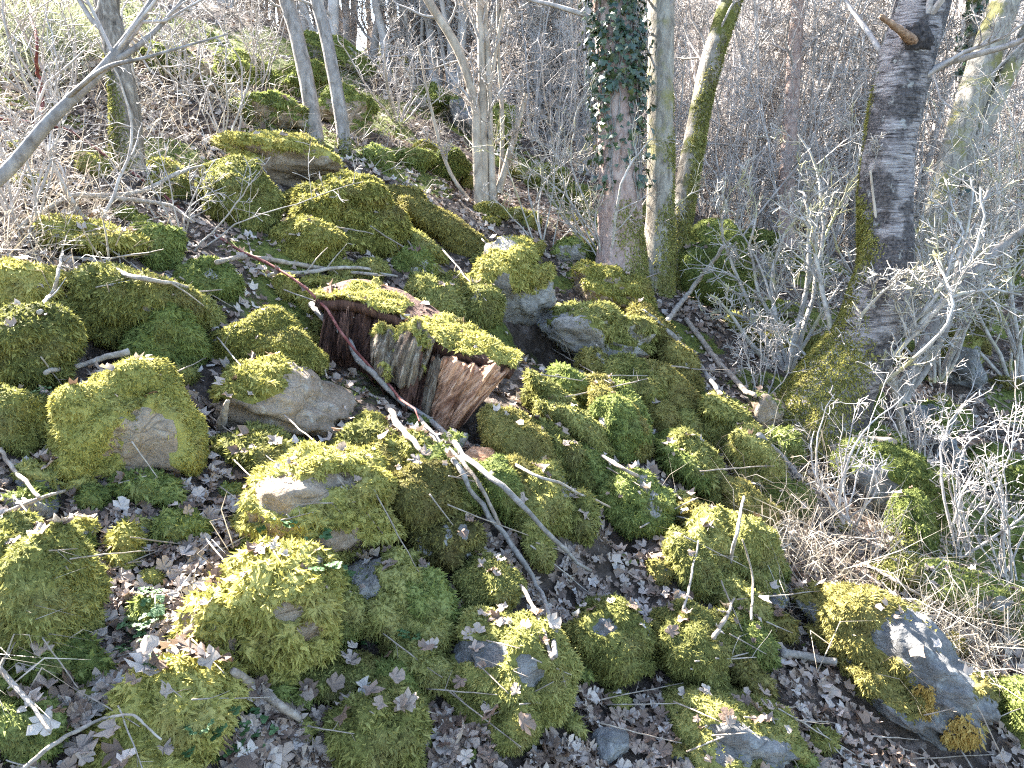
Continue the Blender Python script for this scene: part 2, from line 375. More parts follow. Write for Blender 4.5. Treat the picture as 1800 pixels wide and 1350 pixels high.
# ------------------------------------------------------------------ boulders
COLL = []        # collision geometry (world verts, tris)
BOULDERS = []
def boulder(label, cx, cy, bw, bh, ang=0, moss=.75, mm=0, rm=0, bare=(), extra=(), name='boulder', group=None, th=.03, deep=1.0, lift=0, seed=None, angular=.7, size=1.0, dd=0, gold=()):
    seed = seed if seed is not None else int(cx*7+cy*13) % 9973
    r = np.random.default_rng(seed)
    base = at(cx, cy + .22*bh); d = depth(base)+dd
    s = d/FPX; rx, rz = bw*s/2, bh*s/2
    c = W(cx, cy, d + .12*(rx+rz)) + np.array([0, 0, lift])
    ry = .55*(rx+rz)*deep
    sub = 5 if bw*bh > 62000 else (4 if bw*bh > 6500 else (3 if bw*bh > 1500 else 2))
    if sub == 4 and moss >= .85 and not bare and bw*bh < 20000: sub = 3
    D, F = ico(sub)
    rad = np.full(len(D), 1.0)
    acc = np.ones(len(D))*1.0**-6
    for k in range(9):
        pn = nrm(r.normal(size=3)); dk = 1-(angular if moss > .8 else min(1, angular*1.5))*r.uniform(.05, .42)
        t = np.maximum(D @ pn, 1e-4)/dk; acc = acc + np.where(D @ pn > 0, t, 0)**14
    rad = acc**(-1/14.)*1.06; rough = 1.0 if moss > .8 else 1.7
    o3 = r.uniform(0, 50, 3)
    rad = rad*(1+.24*fbm(D*1.25+o3, 2, seed)+.13*fbm(D*3.2+o3, 3, seed+2)+.03*rough*fbm(D*9+o3, 3, seed+4)+.012*rough*np.round(3*noise(np.stack([D[:, 0]*.7, D[:, 1]*.7, D[:, 2]*5+D[:, 0]*1.2], 1)+o3, seed+6)))
    L = D*rad[:, None]*np.array([rx, ry, rz])
    # local frame: right, away, up (between the camera's up and the vertical), turned by the stone's slant
    up = nrm(.6*UP+.4*np.array([0, 0, 1.])); fw = np.cross(up, RT); ca, sa = math.cos(R_(ang)), math.sin(R_(ang))
    ex = RT*ca - up*sa; ez = RT*sa + up*ca
    V = c + L[:, :1]*ex + L[:, 1:2]*fw + L[:, 2:]*ez
    N = vnormals(V, F)
    px, py = project(V); facing = (N*nrm(CAM-V)).sum(1)
    sc = (moss*2-1) + .50*N[:, 2] + .50*fbm(V*(2.2/max(rx, .15)*.35)+o3, 3, seed+9) + .30*fbm(V*11+o3, 3, seed+12)
    for (bx, by, brx, bry) in bare:
        wob = 1+.55*fbm(V*7, 3, seed+3)+.3*fbm(V*24, 2, seed+6)
        sc = sc - 1.8*np.exp(-((((px-bx)/brx)**2+((py-by)/bry)**2)*wob)**1.3)*(facing > -.2)
    for (bx, by, brx, bry) in extra:
        sc = sc + 1.6*np.exp(-(((px-bx)/brx)**2+((py-by)/bry)**2)**1.5)*(facing > -.3)
    size = size*r.uniform(.78, 1.22); th = th*r.uniform(.7, 1.25); sc = sc - .30*np.clip(fbm(V*4.5+o3, 3, seed+14), 0, 1)
    o = obj(name, mesh(name, V-c, F, ROCK[rm]), loc=c); tag(o, label, 'boulder' if name == 'boulder' else 'stone', group)
    TRI[0] += len(F)
    if moss > .02 or extra:
        moss_coat(o, V, F, N, sc, MOSS[mm], th=th*min(1.3, max(.5, (rx+rz)/.5)), seed=seed, offset=c, size=size)
    if 0 < moss < .9:
        fs = sc[F].mean(1); cc = np.clip(.42+fs, 0, .42)*(fs < .05)*(facing[F].mean(1) > -.2)*(.5+.9*np.clip(fbm(V[F].mean(1)*16, 2, seed), 0, 1))*2.2/((.0105+.0023*d)**2*.23)
        MP, MN = sample_tris(V, F, N, lambda q: cc)
        if len(MP):
            MV, MFc = fronds(MP, MN, d, size=.85); k_ = obj('moss', mesh('moss', MV-c, MFc, MOSS[mm]), o); k_['kind'] = 'stuff'; TRI[0] += len(MFc)
    for (bx, by, brx, bry) in gold:  # golden fronds paint warm sun spots onto the moss
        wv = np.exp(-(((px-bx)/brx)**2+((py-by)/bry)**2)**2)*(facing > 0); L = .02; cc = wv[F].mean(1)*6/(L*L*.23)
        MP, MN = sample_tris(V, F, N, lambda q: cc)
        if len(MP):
            MV, MFc = fronds(MP+MN*.012, MN, d, size=1.1); k_ = obj('moss', mesh('moss', MV-c, MFc, MOSS[4]), o); k_['kind'] = 'stuff'; k_['label'] = 'golden moss fronds coloured as a small painted sun spot'
    V3, F3 = ico(min(sub, 3)); COLL.append((V[:len(V3)]+N[:len(V3)]*.015, F3)); BOULDERS.append((c, max(rx, ry, rz)))
    return o
B = boulder
# --- left foreground
B('round mossy boulder with a cracked bare brown patch on its front', 225, 745, 208, 212, 0, .85, 0, 0, bare=[(262, 785, 52, 66)], angular=.35)
B('long bare brown stone with moss on its upper left end', 500, 708, 268, 128, 14, .36, 0, 0, bare=[(540, 715, 90, 45), (420, 740, 40, 30)], extra=[(430, 672, 75, 32)])
B('mossy block directly behind the long bare brown stone', 474, 612, 190, 118, 14, .95, 0, 1)
B('wide shaggy moss boulder overhanging a black hollow', 225, 535, 225, 125, 5, .98, 1, 1)
B('drooping green moss hump beside the black hollow', 296, 600, 118, 122, 10, 1.0, 2, 1, size=1.15)
B('mossy boulder at the picture edge under a bleached stick', 55, 625, 150, 150, 0, .95, 1, 1)
B('rounded mossy boulder cut by the edge above the stick', 42, 512, 120, 92, -5, .95, 0, 1)
B('low mossy boulder at the edge beside the cracked round boulder', 25, 742, 125, 128, 0, .95, 1, 1)
B('huge shaggy moss dome at the lower edge of the slope', 52, 1050, 215, 250, 5, 1.0, 1, 1, size=1.1)
B('flat bright green moss cushion at the foot of the shaggy dome', 110, 1160, 150, 75, 10, 1.0, 2, 1, size=1.3)
B('biggest sunlit boulder with thin yellow moss over tan stone', 560, 885, 285, 235, 22, .62, 0, 0, bare=[(500, 862, 50, 20), (600, 845, 34, 18), (590, 950, 24, 16)])
B('ragged yellow moss boulder below the biggest sunlit boulder', 480, 1085, 245, 260, 22, .88, 0, 0, bare=[(505, 1075, 25, 18), (540, 1105, 18, 14)], size=1.1)
B('bare pale stone corner jutting out under a moss overhang', 645, 1040, 85, 115, 8, .2, 2, 1, extra=[(600, 1090, 30, 30)], angular=.9)
B('bright green cushion tucked under the pale stone corner', 600, 1090, 60, 70, 0, 1.0, 2, 1)
B('mossy boulder with golden moss tufts at bottom edge beside herbs', 318, 1245, 190, 165, 15, .95, 0, 1, size=1.15)
B('sunlit yellow moss hump cut off by the bottom edge', 230, 1322, 185, 100, 0, 1.0, 0, 1, size=1.2)
B('shaded moss hump at the bottom between dry leaf drifts', 660, 1290, 180, 170, 20, .9, 1, 1)
B('mossy knoll behind the shaded bottom hump', 590, 1190, 130, 70, 10, .95, 1, 1)
B('moss boulder with a bare smooth dome on top', 892, 1180, 215, 185, 10, .92, 1, 2, bare=[(860, 1150, 46, 30), (930, 1180, 30, 38)])
B('hanging moss skirt at the foot of the bare-topped boulder', 905, 1275, 90, 120, 15, 1.0, 1, 1)
B('small bare blue stone lying in leaves at the bottom', 1066, 1308, 68, 58, 5, .12, 1, 2, name='stone')
B('mossy slab with two bare slate-grey windows at the bottom', 1285, 1295, 270, 150, 20, .78, 1, 2, bare=[(1290, 1300, 45, 40), (1365, 1325, 35, 35)])
B('bluish stone corner under the mossy slab at bottom', 1240, 1335, 50, 45, 0, .1, 1, 2, name='stone', angular=.9)
B('mossy ridge with pale leaves caught on its upper side', 1215, 1140, 110, 190, -38, .95, 1, 1)
B('mossy stone with a blue-grey top in the leaf drift', 1070, 1130, 150, 140, 25, .86, 1, 2, bare=[(1060, 1103, 28, 20)])
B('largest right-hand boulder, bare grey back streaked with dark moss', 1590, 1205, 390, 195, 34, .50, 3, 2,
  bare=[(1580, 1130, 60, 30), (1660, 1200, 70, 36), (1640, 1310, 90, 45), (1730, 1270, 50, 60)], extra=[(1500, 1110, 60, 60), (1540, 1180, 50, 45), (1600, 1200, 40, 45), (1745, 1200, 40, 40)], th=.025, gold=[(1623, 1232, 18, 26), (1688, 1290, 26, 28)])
B('dark moss cap bulging on the head of the grey boulder', 1488, 1090, 120, 115, 10, 1.0, 3, 1, dd=-.05)
B('green moss bump right behind the dark moss cap', 1495, 1058, 90, 50, 15, 1.0, 2, 1)
B('long green moss bank at the right edge behind dry grass', 1712, 1048, 210, 78, 14, .92, 2, 1, bare=[(1750, 1062, 40, 14)])
B('green moss hump at right edge beside the grey boulder', 1795, 1260, 70, 120, 0, 1.0, 2, 1)
B('small moss stone half sunk in dry grass', 1575, 1010, 62, 70, 20, .95, 1, 1)
B('small round moss knob above the sunken moss stone', 1590, 975, 42, 45, 0, 1.0, 1, 1)
# --- right middle
B('mossy ridge falling towards the bare dark pebble', 1300, 980, 120, 190, -36, .95, 1, 1)
B('bare dark blue pebble at the foot of a moss ridge', 1352, 1058, 66, 62, 0, .05, 1, 2, name='stone', angular=.8)
B('moss stub with a small grey window near the pebble', 1285, 1112, 72, 60, 30, .85, 1, 2, bare=[(1275, 1095, 12, 12)])
B('rounded moss hump above the moss ridge and leaf drift', 1245, 975, 85, 120, -20, .95, 1, 1)
B('boulder with flat bare grey face and mossy green crest', 1560, 870, 190, 150, 36, .70, 2, 2, bare=[(1520, 868, 55, 46)])
B('moss lobe hanging beside the flat grey face', 1600, 930, 60, 120, -10, .95, 2, 1)
B('square mossy block at the right edge with sunlit top', 1765, 850, 125, 105, 5, .72, 2, 1, bare=[(1745, 880, 40, 20)])
B('pale blue-grey round boulder below the dark leaning stem', 1672, 645, 112, 108, 10, .45, 1, 2, bare=[(1690, 665, 40, 32)])
B('flat bluish stone with mossy back near sapling stems', 1632, 742, 130, 62, 12, .5, 2, 2, bare=[(1600, 730, 26, 16)])
B('bare blue slab standing under the flat bluish stone', 1660, 800, 50, 75, 10, .15, 2, 2, angular=.9)
B('green mossy block right of the cherry trunk foot', 1530, 775, 110, 70, 15, .95, 2, 1)
B('small moss cushion close behind the cherry trunk foot', 1525, 715, 60, 55, 0, 1.0, 2, 1)
B('brown bare stone nestled between moss cushions', 1345, 725, 68, 78, 20, .42, 2, 0, bare=[(1345, 735, 28, 30)])
B('green moss cushion below the brown bare stone', 1298, 770, 62, 66, 10, 1.0, 2, 1)
B('thin mossy ledge leading to the brown bare stone', 1265, 716, 85, 30, 5, .9, 2, 1)
B('moss covered stone in shade left of the cherry foot', 1375, 790, 70, 60, 15, .9, 2, 1)
B('mossy hump at the lower end of the thin board', 1380, 880, 80, 60, 20, .9, 2, 1)
B('low moss stone among twigs behind the thin stick', 1345, 608, 72, 40, 0, 1.0, 0, 1)
B('tall dark green boulder right of the triple trunks', 1243, 470, 140, 150, 8, .88, 2, 1, bare=[(1290, 450, 14, 30)])
B('grey upright stone beside the tall dark green boulder', 1345, 490, 45, 60, 0, .3, 2, 2)
B('sunlit moss ledge behind the tall dark green boulder', 1330, 425, 80, 34, 5, .95, 2, 1)
B('low stone in leaf litter below the upright grey stone', 1360, 545, 90, 36, 5, .55, 2, 1)
# --- the perched stones in the middle
B('perched pale rock wearing a yellow moss cap', 912, 522, 158, 140, 12, .25, 0, 1, bare=[(915, 585, 95, 42), (982, 535, 36, 55), (885, 492, 14, 14)], extra=[(905, 480, 75, 36)], lift=.06)
B('broad flat boulder over a black cave mouth', 1032, 600, 205, 118, 14, .55, 1, 1, bare=[(965, 605, 58, 60), (1035, 640, 80, 26)], lift=.06)
B('slanting boulder behind the broad cave boulder', 1060, 515, 170, 90, 26, .55, 0, 0)
B('small grey pebble wedged under the broad cave boulder', 1018, 664, 44, 28, 0, .1, 1, 1, name='stone', angular=.3)
B('mossy shoulder left of the pale perched rock', 845, 545, 70, 90, 20, .95, 1, 1)
B('moss bulge right below the broad cave boulder', 1100, 690, 110, 100, 30, .95, 1, 1)
B('long mossy rib right of the broad cave boulder', 1150, 600, 60, 150, -28, .95, 3, 1)
B('second mossy rib further down the right side', 1192, 655, 62, 110, -30, .95, 3, 1)
# --- behind, centre left
B('large sunlit moss boulder with a bare notch at its left', 605, 388, 190, 150, 20, .95, 0, 0, bare=[(608, 405, 12, 10)])
B('smaller yellow moss boulder at its lower left', 545, 435, 138, 85, 8, .95, 0, 0)
B('dark mossy boulder with a sunlit top strip', 422, 360, 142, 130, 14, 1.0, 1, 1)
B('long boulder with moss rim over a bare tan face', 497, 278, 225, 98, 12, .66, 0, 0, bare=[(535, 302, 70, 26)])
B('moss nub with dark underside behind the big moss boulder', 712, 357, 85, 52, 8, .95, 3, 1)
B('long mossy log-like ridge running down behind the stump', 780, 405, 210, 50, 38, .95, 3, 1)
B('small sunlit moss cushion above the perched pale rock', 918, 440, 82, 48, 8, .95, 0, 1)
B('green moss boulder under the hazel stems', 785, 298, 82, 58, 10, .95, 2, 1)
B('low moss stone left of the green moss boulder', 725, 285, 70, 50, 10, .8, 2, 0)
B('pale blue-grey upright rock on the skyline', 818, 215, 52, 95, -12, .42, 2, 2, bare=[(815, 225, 26, 40)])
B('mossy rock behind the hazel clump at the skyline', 880, 235, 60, 80, 10, .8, 2, 1)
B('dark green rock at the right end of the skyline', 968, 325, 70, 62, 15, .9, 2, 1)
B('green moss stone between hazel and ivy trunk', 1000, 350, 60, 45, 10, .9, 2, 1)
B('mossy stone with leaf drift left of the ivy trunk', 1005, 445, 70, 46, 10, .6, 2, 1)
B('mossy boulder with overhang on the upper bank', 540, 150, 120, 70, 12, .8, 2, 0)
B('moss and earth lump on the upper bank edge', 430, 130, 120, 60, 20, .7, 2, 0)
B('rough earthy rock under the left grey stem foot', 610, 205, 110, 90, 25, .5, 2, 0, angular=.9)
B('mossy rock shoulder on the bank above the rimmed boulder', 470, 205, 130, 80, 22, .6, 2, 0, angular=.9)
B('dark mossy crag at the crest between grey stems and hazel', 690, 130, 130, 80, 24, .6, 2, 1, angular=.9)
B('jagged mossy rock on the crest above the bush', 600, 105, 120, 60, 20, .6, 2, 1, angular=.9)
B('small crag beside the skyline upright rock', 760, 185, 70, 70, 20, .5, 2, 1, angular=.9)
B('earthy overhang on the upper left bank', 330, 125, 150, 60, 14, .4, 2, 0, angular=.9)
# --- around the stump
B('moss slope behind the stump with caught leaves', 770, 535, 120, 75, 36, .9, 1, 1)
B('mossy step right of the stump top', 800, 505, 80, 46, 20, .85, 1, 1)
B('green moss lump above the stump slope', 725, 470, 70, 50, 15, .9, 2, 1)
B('mossy hump above left of the perched pale rock', 740, 435, 90, 40, 30, .8, 1, 1)
B('yellow moss plug standing beside the red cane', 503, 508, 34, 46, 0, 1.0, 0, 1)
B('low mossy mound left of the stump moss', 575, 505, 100, 34, 12, .9, 0, 1)
B('brown-green moss hump under the stump end', 903, 792, 95, 165, -38, .97, 3, 1)
B('mossy rib right of the stump end', 965, 715, 60, 130, -40, .97, 1, 1)
B('narrow moss ridge leading down from the cave', 1005, 690, 44, 100, -35, .97, 2, 1)
B('pale green moss hump with a bare knot below the cave', 1085, 760, 90, 120, -20, .93, 2, 1, bare=[(1055, 745, 12, 16)])
B('mossy ridge in the middle of the slope', 985, 800, 70, 150, -38, .97, 1, 1)
B('hanging moss shelf above a dark undercut', 1120, 885, 150, 85, 22, .97, 2, 1)
B('moss ridge at the right side of the leaf gully', 1235, 835, 62, 150, -30, .97, 1, 1)
B('mossy bulge below the moss ridge of the gully', 1175, 790, 60, 60, -20, .7, 2, 1)
B('broad moss hump crossed by the long grey stick', 945, 890, 130, 130, 40, .97, 1, 1)
B('moss hump right of the broad crossed hump', 1010, 915, 80, 75, 20, .97, 1, 1)
B('moss bulge joined to the right of the biggest sunlit boulder', 735, 890, 130, 150, 35, .95, 3, 1)
B('dark moss overhang above a small black cleft', 775, 960, 150, 90, 10, .95, 3, 1, bare=[(815, 930, 16, 20)])
B('small moss stone sitting in the black cleft', 716, 1010, 60, 66, 5, .9, 1, 2)
B('bluish flat stone under the crossed sticks', 700, 805, 110, 60, 24, .35, 1, 2)
B('moss hump between long brown stone and sticks', 640, 790, 90, 90, 30, .95, 1, 1)
B('flat moss boulder behind the biggest sunlit boulder', 470, 800, 170, 75, 10, .9, 1, 1)
B('green-white stone under the broken stump end', 797, 790, 52, 60, 20, .35, 2, 1, dd=.12)
B('mossy drift in the leaves below the crossed hump', 865, 1045, 120, 90, 40, .8, 1, 1)
B('moss strip in the leaf gully by the long stick', 945, 965, 50, 90, -15, .9, 1, 1)
# --- upper left
B('low yellow-green moss bed at the upper left', 165, 425, 160, 60, 12, .8, 0, 1)
B('dark green moss rib right of the moss bed', 272, 440, 90, 90, 30, .95, 2, 1)
B('green moss wedge under crossing twigs', 365, 498, 110, 70, 26, .95, 2, 1)
B('small moss knob left of the mossy block', 358, 553, 66, 62, 10, .95, 1, 1)
B('bare dark blue stone at the left edge in leaves', 55, 890, 95, 62, 10, .2, 2, 2)
B('grey stone with a mossy top left of the round boulder', 70, 848, 80, 56, 10, .55, 1, 2)
B('flat bright green moss patch below the round boulder', 250, 860, 115, 46, 8, 1.0, 2, 1, size=1.2)
B('round green moss cushion in pale leaves', 312, 930, 74, 58, 5, 1.0, 2, 1, size=1.2)
B('small yellow moss knob beside a white leaf', 222, 958, 48, 58, 0, 1.0, 0, 1, size=1.2)
B('moss mound hidden in grass at the lower left corner', 50, 1275, 120, 80, 10, .95, 2, 1)
# --- unnamed small stones scattered between the boulders
frng = np.random.default_rng(77); nf = 0
for _ in range(1400):
    px = frng.uniform(0, 1790); py = frng.uniform(230, 1340)
    if py < 250+max(0, px-900)*.28: continue
    if in_pit(px, py): continue
    p = at(px, py); d = depth(p); wpx = frng.uniform(26, 62)*(.75+.5*frng.random())
    if any(np.linalg.norm(c-p) < .8*r_+wpx*d/FPX*.4 for c, r_ in BOULDERS) or (820 < px < 1210 and 930 < py < 1150 and frng.random() < .7) or in_pit(px, py): continue
    nf += 1
    if nf > 130: break
    dark = px > 1150 or py > 1000
    B('small half-sunk mossy stone filling a gap between larger boulders' if frng.random() < 2 else '', px, py, wpx, wpx*frng.uniform(.5, .9), frng.uniform(-15, 45), frng.uniform(.55, 1.0),
      int(frng.choice([1, 2, 3] if dark else [0, 1, 2])), int(frng.integers(0, 3)), name='stone', group='small moss stones between the boulders', seed=int(frng.integers(1, 9000)))
mg = np.random.default_rng(88); nm = 0
for _ in range(600):
    px = mg.uniform(600, 1330); py = mg.uniform(560, 1200)
    if py < 600+(px-900)*.35 or (800 < px < 1210 and 930 < py < 1200) or (px < 910 and py < 800): continue
    p = at(px, py); d = depth(p); hp = mg.uniform(70, 150)
    if any(np.linalg.norm(c-p) < .45*r_ for c, r_ in BOULDERS) or in_pit(px, py, 1.8): continue
    nm += 1
    if nm > 46: break
    B('low shaggy moss rib running down the central slope', px, py, hp*mg.uniform(.38, .6), hp, mg.uniform(-55, -25), mg.uniform(.85, 1.0), int(mg.choice([1, 1, 3, 2])), int(mg.integers(0, 2)), name='stone', group='low moss ribs on the central slope', seed=int(mg.integers(1, 9000)))

# ------------------------------------------------------------------ rotten stump
SP = at(745, 690); SD = depth(SP)-.10
stump = empty('rotten_stump', SP, 'rotten reddish tree stump broken open, with moss on its top rim', 'tree stump')
def spt(px, py, dz=0): return W(px, py, SD + dz)
def wood_block(name, top, bot, thick, mat, fib=30, amp=.02, jag=.012, na=90, nb=26, parent=stump, seed=1, bulge=.03, back_up=0.0):
    """closed block: a grooved front sheet between two curves (px, py, depth offset) and a back sheet behind it"""
    T = smooth_path([spt(*p) for p in top], na); Bt = smooth_path([spt(*p) for p in bot], na)
    a = np.linspace(0, 1, na); b = np.linspace(0, 1, nb)
    fa = np.stack([a*fib, np.zeros(na), np.zeros(na)], -1)
    jt = jag*(1.2*noise(fa*1.0, seed)+.8*noise(fa*2.7, seed+1)); jb = jag*(1.2*noise(fa*1.1, seed+2)+.8*noise(fa*2.9, seed+3))
    ax = nrm(T-Bt); T = T+ax*jt[:, None]; Bt = Bt+ax*jb[:, None]
    G = T[:, None]*(1-b)[None, :, None]+Bt[:, None]*b[None, :, None]
    A2, B2 = np.meshgrid(a, b, indexing='ij'); Q = np.stack([A2*fib+B2*1.2, B2*2.2, np.full_like(A2, seed*3.1)], -1)
    g = amp*(1.0*fbm(Q, 3, seed)+.6*np.abs(noise(Q*np.array([2.3, .6, 1]), seed+7))) - bulge*(1-np.sin(B2*math.pi)**.6)
    tc = nrm(CAM-G.reshape(-1, 3).mean(0)); Fr = G+tc*g[..., None]
    Bk = G - tc*thick + np.array([0, 0, back_up])*(1-B2)[..., None]
    Bk += .3*amp*fbm(Q, 2, seed+5)[..., None]
    V = np.concatenate([Fr.reshape(-1, 3), Bk.reshape(-1, 3)]); n = na*nb
    i, j = np.meshgrid(np.arange(na-1), np.arange(nb-1), indexing='ij'); q = (i*nb+j).ravel()
    F = [np.stack([q, q+1, q+nb+1, q+nb], 1), np.stack([q+n, q+nb+n, q+nb+1+n, q+1+n], 1)]
    e = np.arange(na-1)*nb; F.append(np.stack([e, e+nb, e+nb+n, e+n], 1)); e2 = e+nb-1; F.append(np.stack([e2+nb, e2, e2+n, e2+nb+n], 1))
    s1 = np.arange(nb-1); F.append(np.stack([s1+1, s1, s1+n, s1+1+n], 1)); s2 = s1+(na-1)*nb; F.append(np.stack([s2, s2+1, s2+1+n, s2+n], 1))
    F = np.concatenate(F); o = obj(name, mesh(name, V-SP, F, mat, smooth=True), parent)
    COLL.append((V, q2t(F))); TRI[0] += 2*len(F)
    return o, V, F
wood_block('hollow_wall', [(572, 532, .10), (620, 535, .12), (680, 552, .10), (735, 585, .06), (790, 612, 0), (840, 630, -.03)],
           [(556, 640, .02), (600, 650, .05), (650, 665, .05), (700, 690, .0), (745, 735, -.04), (790, 745, -.04)], .30, WOOD_D, fib=60, amp=.035, jag=.02, na=150, seed=3, back_up=.12)
sl_o, SV, SF = wood_block('bark_slab', [(650, 592, -.04), (664, 566, -.06), (690, 572, -.10), (722, 568, -.11), (748, 578, -.10), (764, 600, -.06)],
           [(652, 640, -.07), (668, 664, -.11), (690, 676, -.13), (712, 684, -.13), (732, 676, -.11), (748, 652, -.07)], .09, WOOD_L, fib=9, amp=.055, jag=.014, seed=11, na=110, nb=40)
wood_block('crumbled_core', [(640, 640, -.02), (665, 662, -.07), (695, 672, -.09), (725, 662, -.08), (752, 640, -.05), (772, 622, -.03)],
           [(650, 668, -.06), (676, 690, -.10), (700, 702, -.12), (722, 718, -.12), (742, 738, -.10), (752, 742, -.08)], .12, WOOD_D, fib=26, amp=.05, jag=.025, seed=15, na=110, nb=30)
wood_block('broken_end', [(758, 628, -.05), (790, 628, -.09), (830, 638, -.11), (868, 645, -.11), (898, 650, -.08)],
           [(742, 728, -.06), (756, 754, -.11), (782, 760, -.14), (812, 746, -.13), (848, 708, -.09)], .26, WOOD_T, fib=8, amp=.040, jag=.016, na=120, nb=44, seed=21, back_up=.05)
wood_block('shard', [(755, 640, -.07), (765, 632, -.10), (776, 634, -.10)], [(735, 722, -.10), (742, 742, -.13), (752, 748, -.12)], .06, WOOD_L, fib=7, amp=.012, jag=.02, na=30, seed=31)
wood_block('shard', [(720, 612, -.10), (733, 604, -.12), (745, 612, -.10)], [(700, 706, -.12), (714, 716, -.15), (730, 708, -.12)], .05, WOOD_D, fib=7, amp=.015, jag=.03, na=30, seed=35)
wood_block('shard', [(598, 548, -.00), (606, 540, -.02), (614, 548, 0)], [(590, 628, -.04), (602, 640, -.06), (612, 632, -.04)], .05, WOOD_D, fib=7, amp=.015, jag=.03, na=30, seed=37)
wood_block('shard', [(838, 664, -.11), (862, 655, -.13), (888, 656, -.12)], [(820, 700, -.12), (826, 708, -.14), (846, 700, -.12)], .03, WOOD_T, fib=9, amp=.010, jag=.01, na=30, seed=39)
st3 = q2t(SF); SN = vnormals(SV, st3)
if (SN*nrm(CAM-SV)).sum(1)[:4400].mean() < 0: SN = -SN
sv_y = project(SV)[1]; moss_coat(sl_o, SV, st3, SN, sstep(640, 575, sv_y)*.55-.42+.7*fbm(SV*14, 3, 6), MOSS[0], th=.008, seed=9, offset=SP, size=.8)
# mossy crown of the stump
def sheet(curves, na, nb):
    rows = [smooth_path([spt(*p) for p in c], na) for c in curves]
    G = np.stack([smooth_path([r[k] for r in rows], nb) for k in range(na)])
    V = G.reshape(-1, 3); i, j = np.meshgrid(np.arange(na-1), np.arange(nb-1), indexing='ij'); q = (i*nb+j).ravel()
    F = np.concatenate([np.stack([q, q+nb, q+1], 1), np.stack([q+1, q+nb, q+nb+1], 1)])
    return V, F
V, F = sheet([[(560, 528, .07), (620, 534, .07), (690, 556, .05), (740, 588, .0), (800, 618, -.05), (850, 632, -.08), (902, 652, -.05)],
              [(555, 520, .2), (620, 520, .22), (690, 535, .2), (745, 568, .15), (805, 595, .08), (855, 612, .02), (908, 640, .0)],
              [(560, 508, .42), (625, 492, .45), (690, 505, .42), (750, 535, .35), (810, 570, .28), (865, 595, .2), (915, 630, .12)]], 90, 26)
N = vnormals(V, F)
if N[:, 2].mean() < 0: F = F[:, ::-1]; N = -N
V = V + np.array([0, 0, .012])*fbm(V*7, 2, 4)[:, None]
top = obj('stump_top', mesh('stump_top', V-SP, F, WOOD_D), stump); sol = top.modifiers.new('thick', 'SOLIDIFY'); sol.thickness = .05; sol.offset = -1
COLL.append((V, F)); TRI[0] += len(F)
moss_coat(stump, V, F, N, .22+.75*fbm(V*6, 3, 8), MOSS[0], th=.03, seed=4, offset=SP, cover=2.0)

# loose slab of wood on the leaves below the stump
p = at(848, 822); rs = np.random.default_rng(5)
LV = np.array([(x, y, z) for z in (0, .02) for (x, y) in ((-.1, -.02), (-.05, -.055), (.05, -.05), (.1, 0), (.04, .04), (-.04, .05))])
LV[:, 2] += .01*rs.normal(size=12)
LF = [(0, 5, 4, 3, 2, 1), (6, 7, 8, 9, 10, 11)]+[(k, (k+1) % 6, 6+(k+1) % 6, 6+k) for k in range(6)]
me = bpy.data.meshes.new('wood_fragment'); me.from_pydata(LV.tolist(), [], LF); me.materials.append(WOOD_T)
o = obj('wood_fragment', me, loc=p+np.array([0, 0, .05])); o.rotation_euler = (.45, .25, .3); tag(o, 'flat reddish wood fragment lying below the broken stump end', 'wood')

# ------------------------------------------------------------------ collision tree for things that lie on the slope
nq = np.concatenate([GF[:, [0, 1, 2]], GF[:, [0, 2, 3]]]); near = (np.hypot(GV[nq[:, 0], 0], GV[nq[:, 0], 1]) < 30) & (GV[nq[:, 0], 1] > -2)
GT = nq[near]; used, inv = np.unique(GT, return_inverse=True); NG = len(GT)
CV, CF = cat([(GV[used], inv.reshape(-1, 3))]+COLL)
BVH = BVHTree.FromPolygons(CV.tolist(), CF.tolist(), all_triangles=True)
def hit(px, py):
    d = ray(px, py); h = BVH.ray_cast(Vector(CAM), Vector(d))
    return np.array(h[0]) if h[0] is not None else at(px, py)
def drop(x, y, top=30):
    h = BVH.ray_cast(Vector((x, y, top)), Vector((0, 0, -1)))
    return h

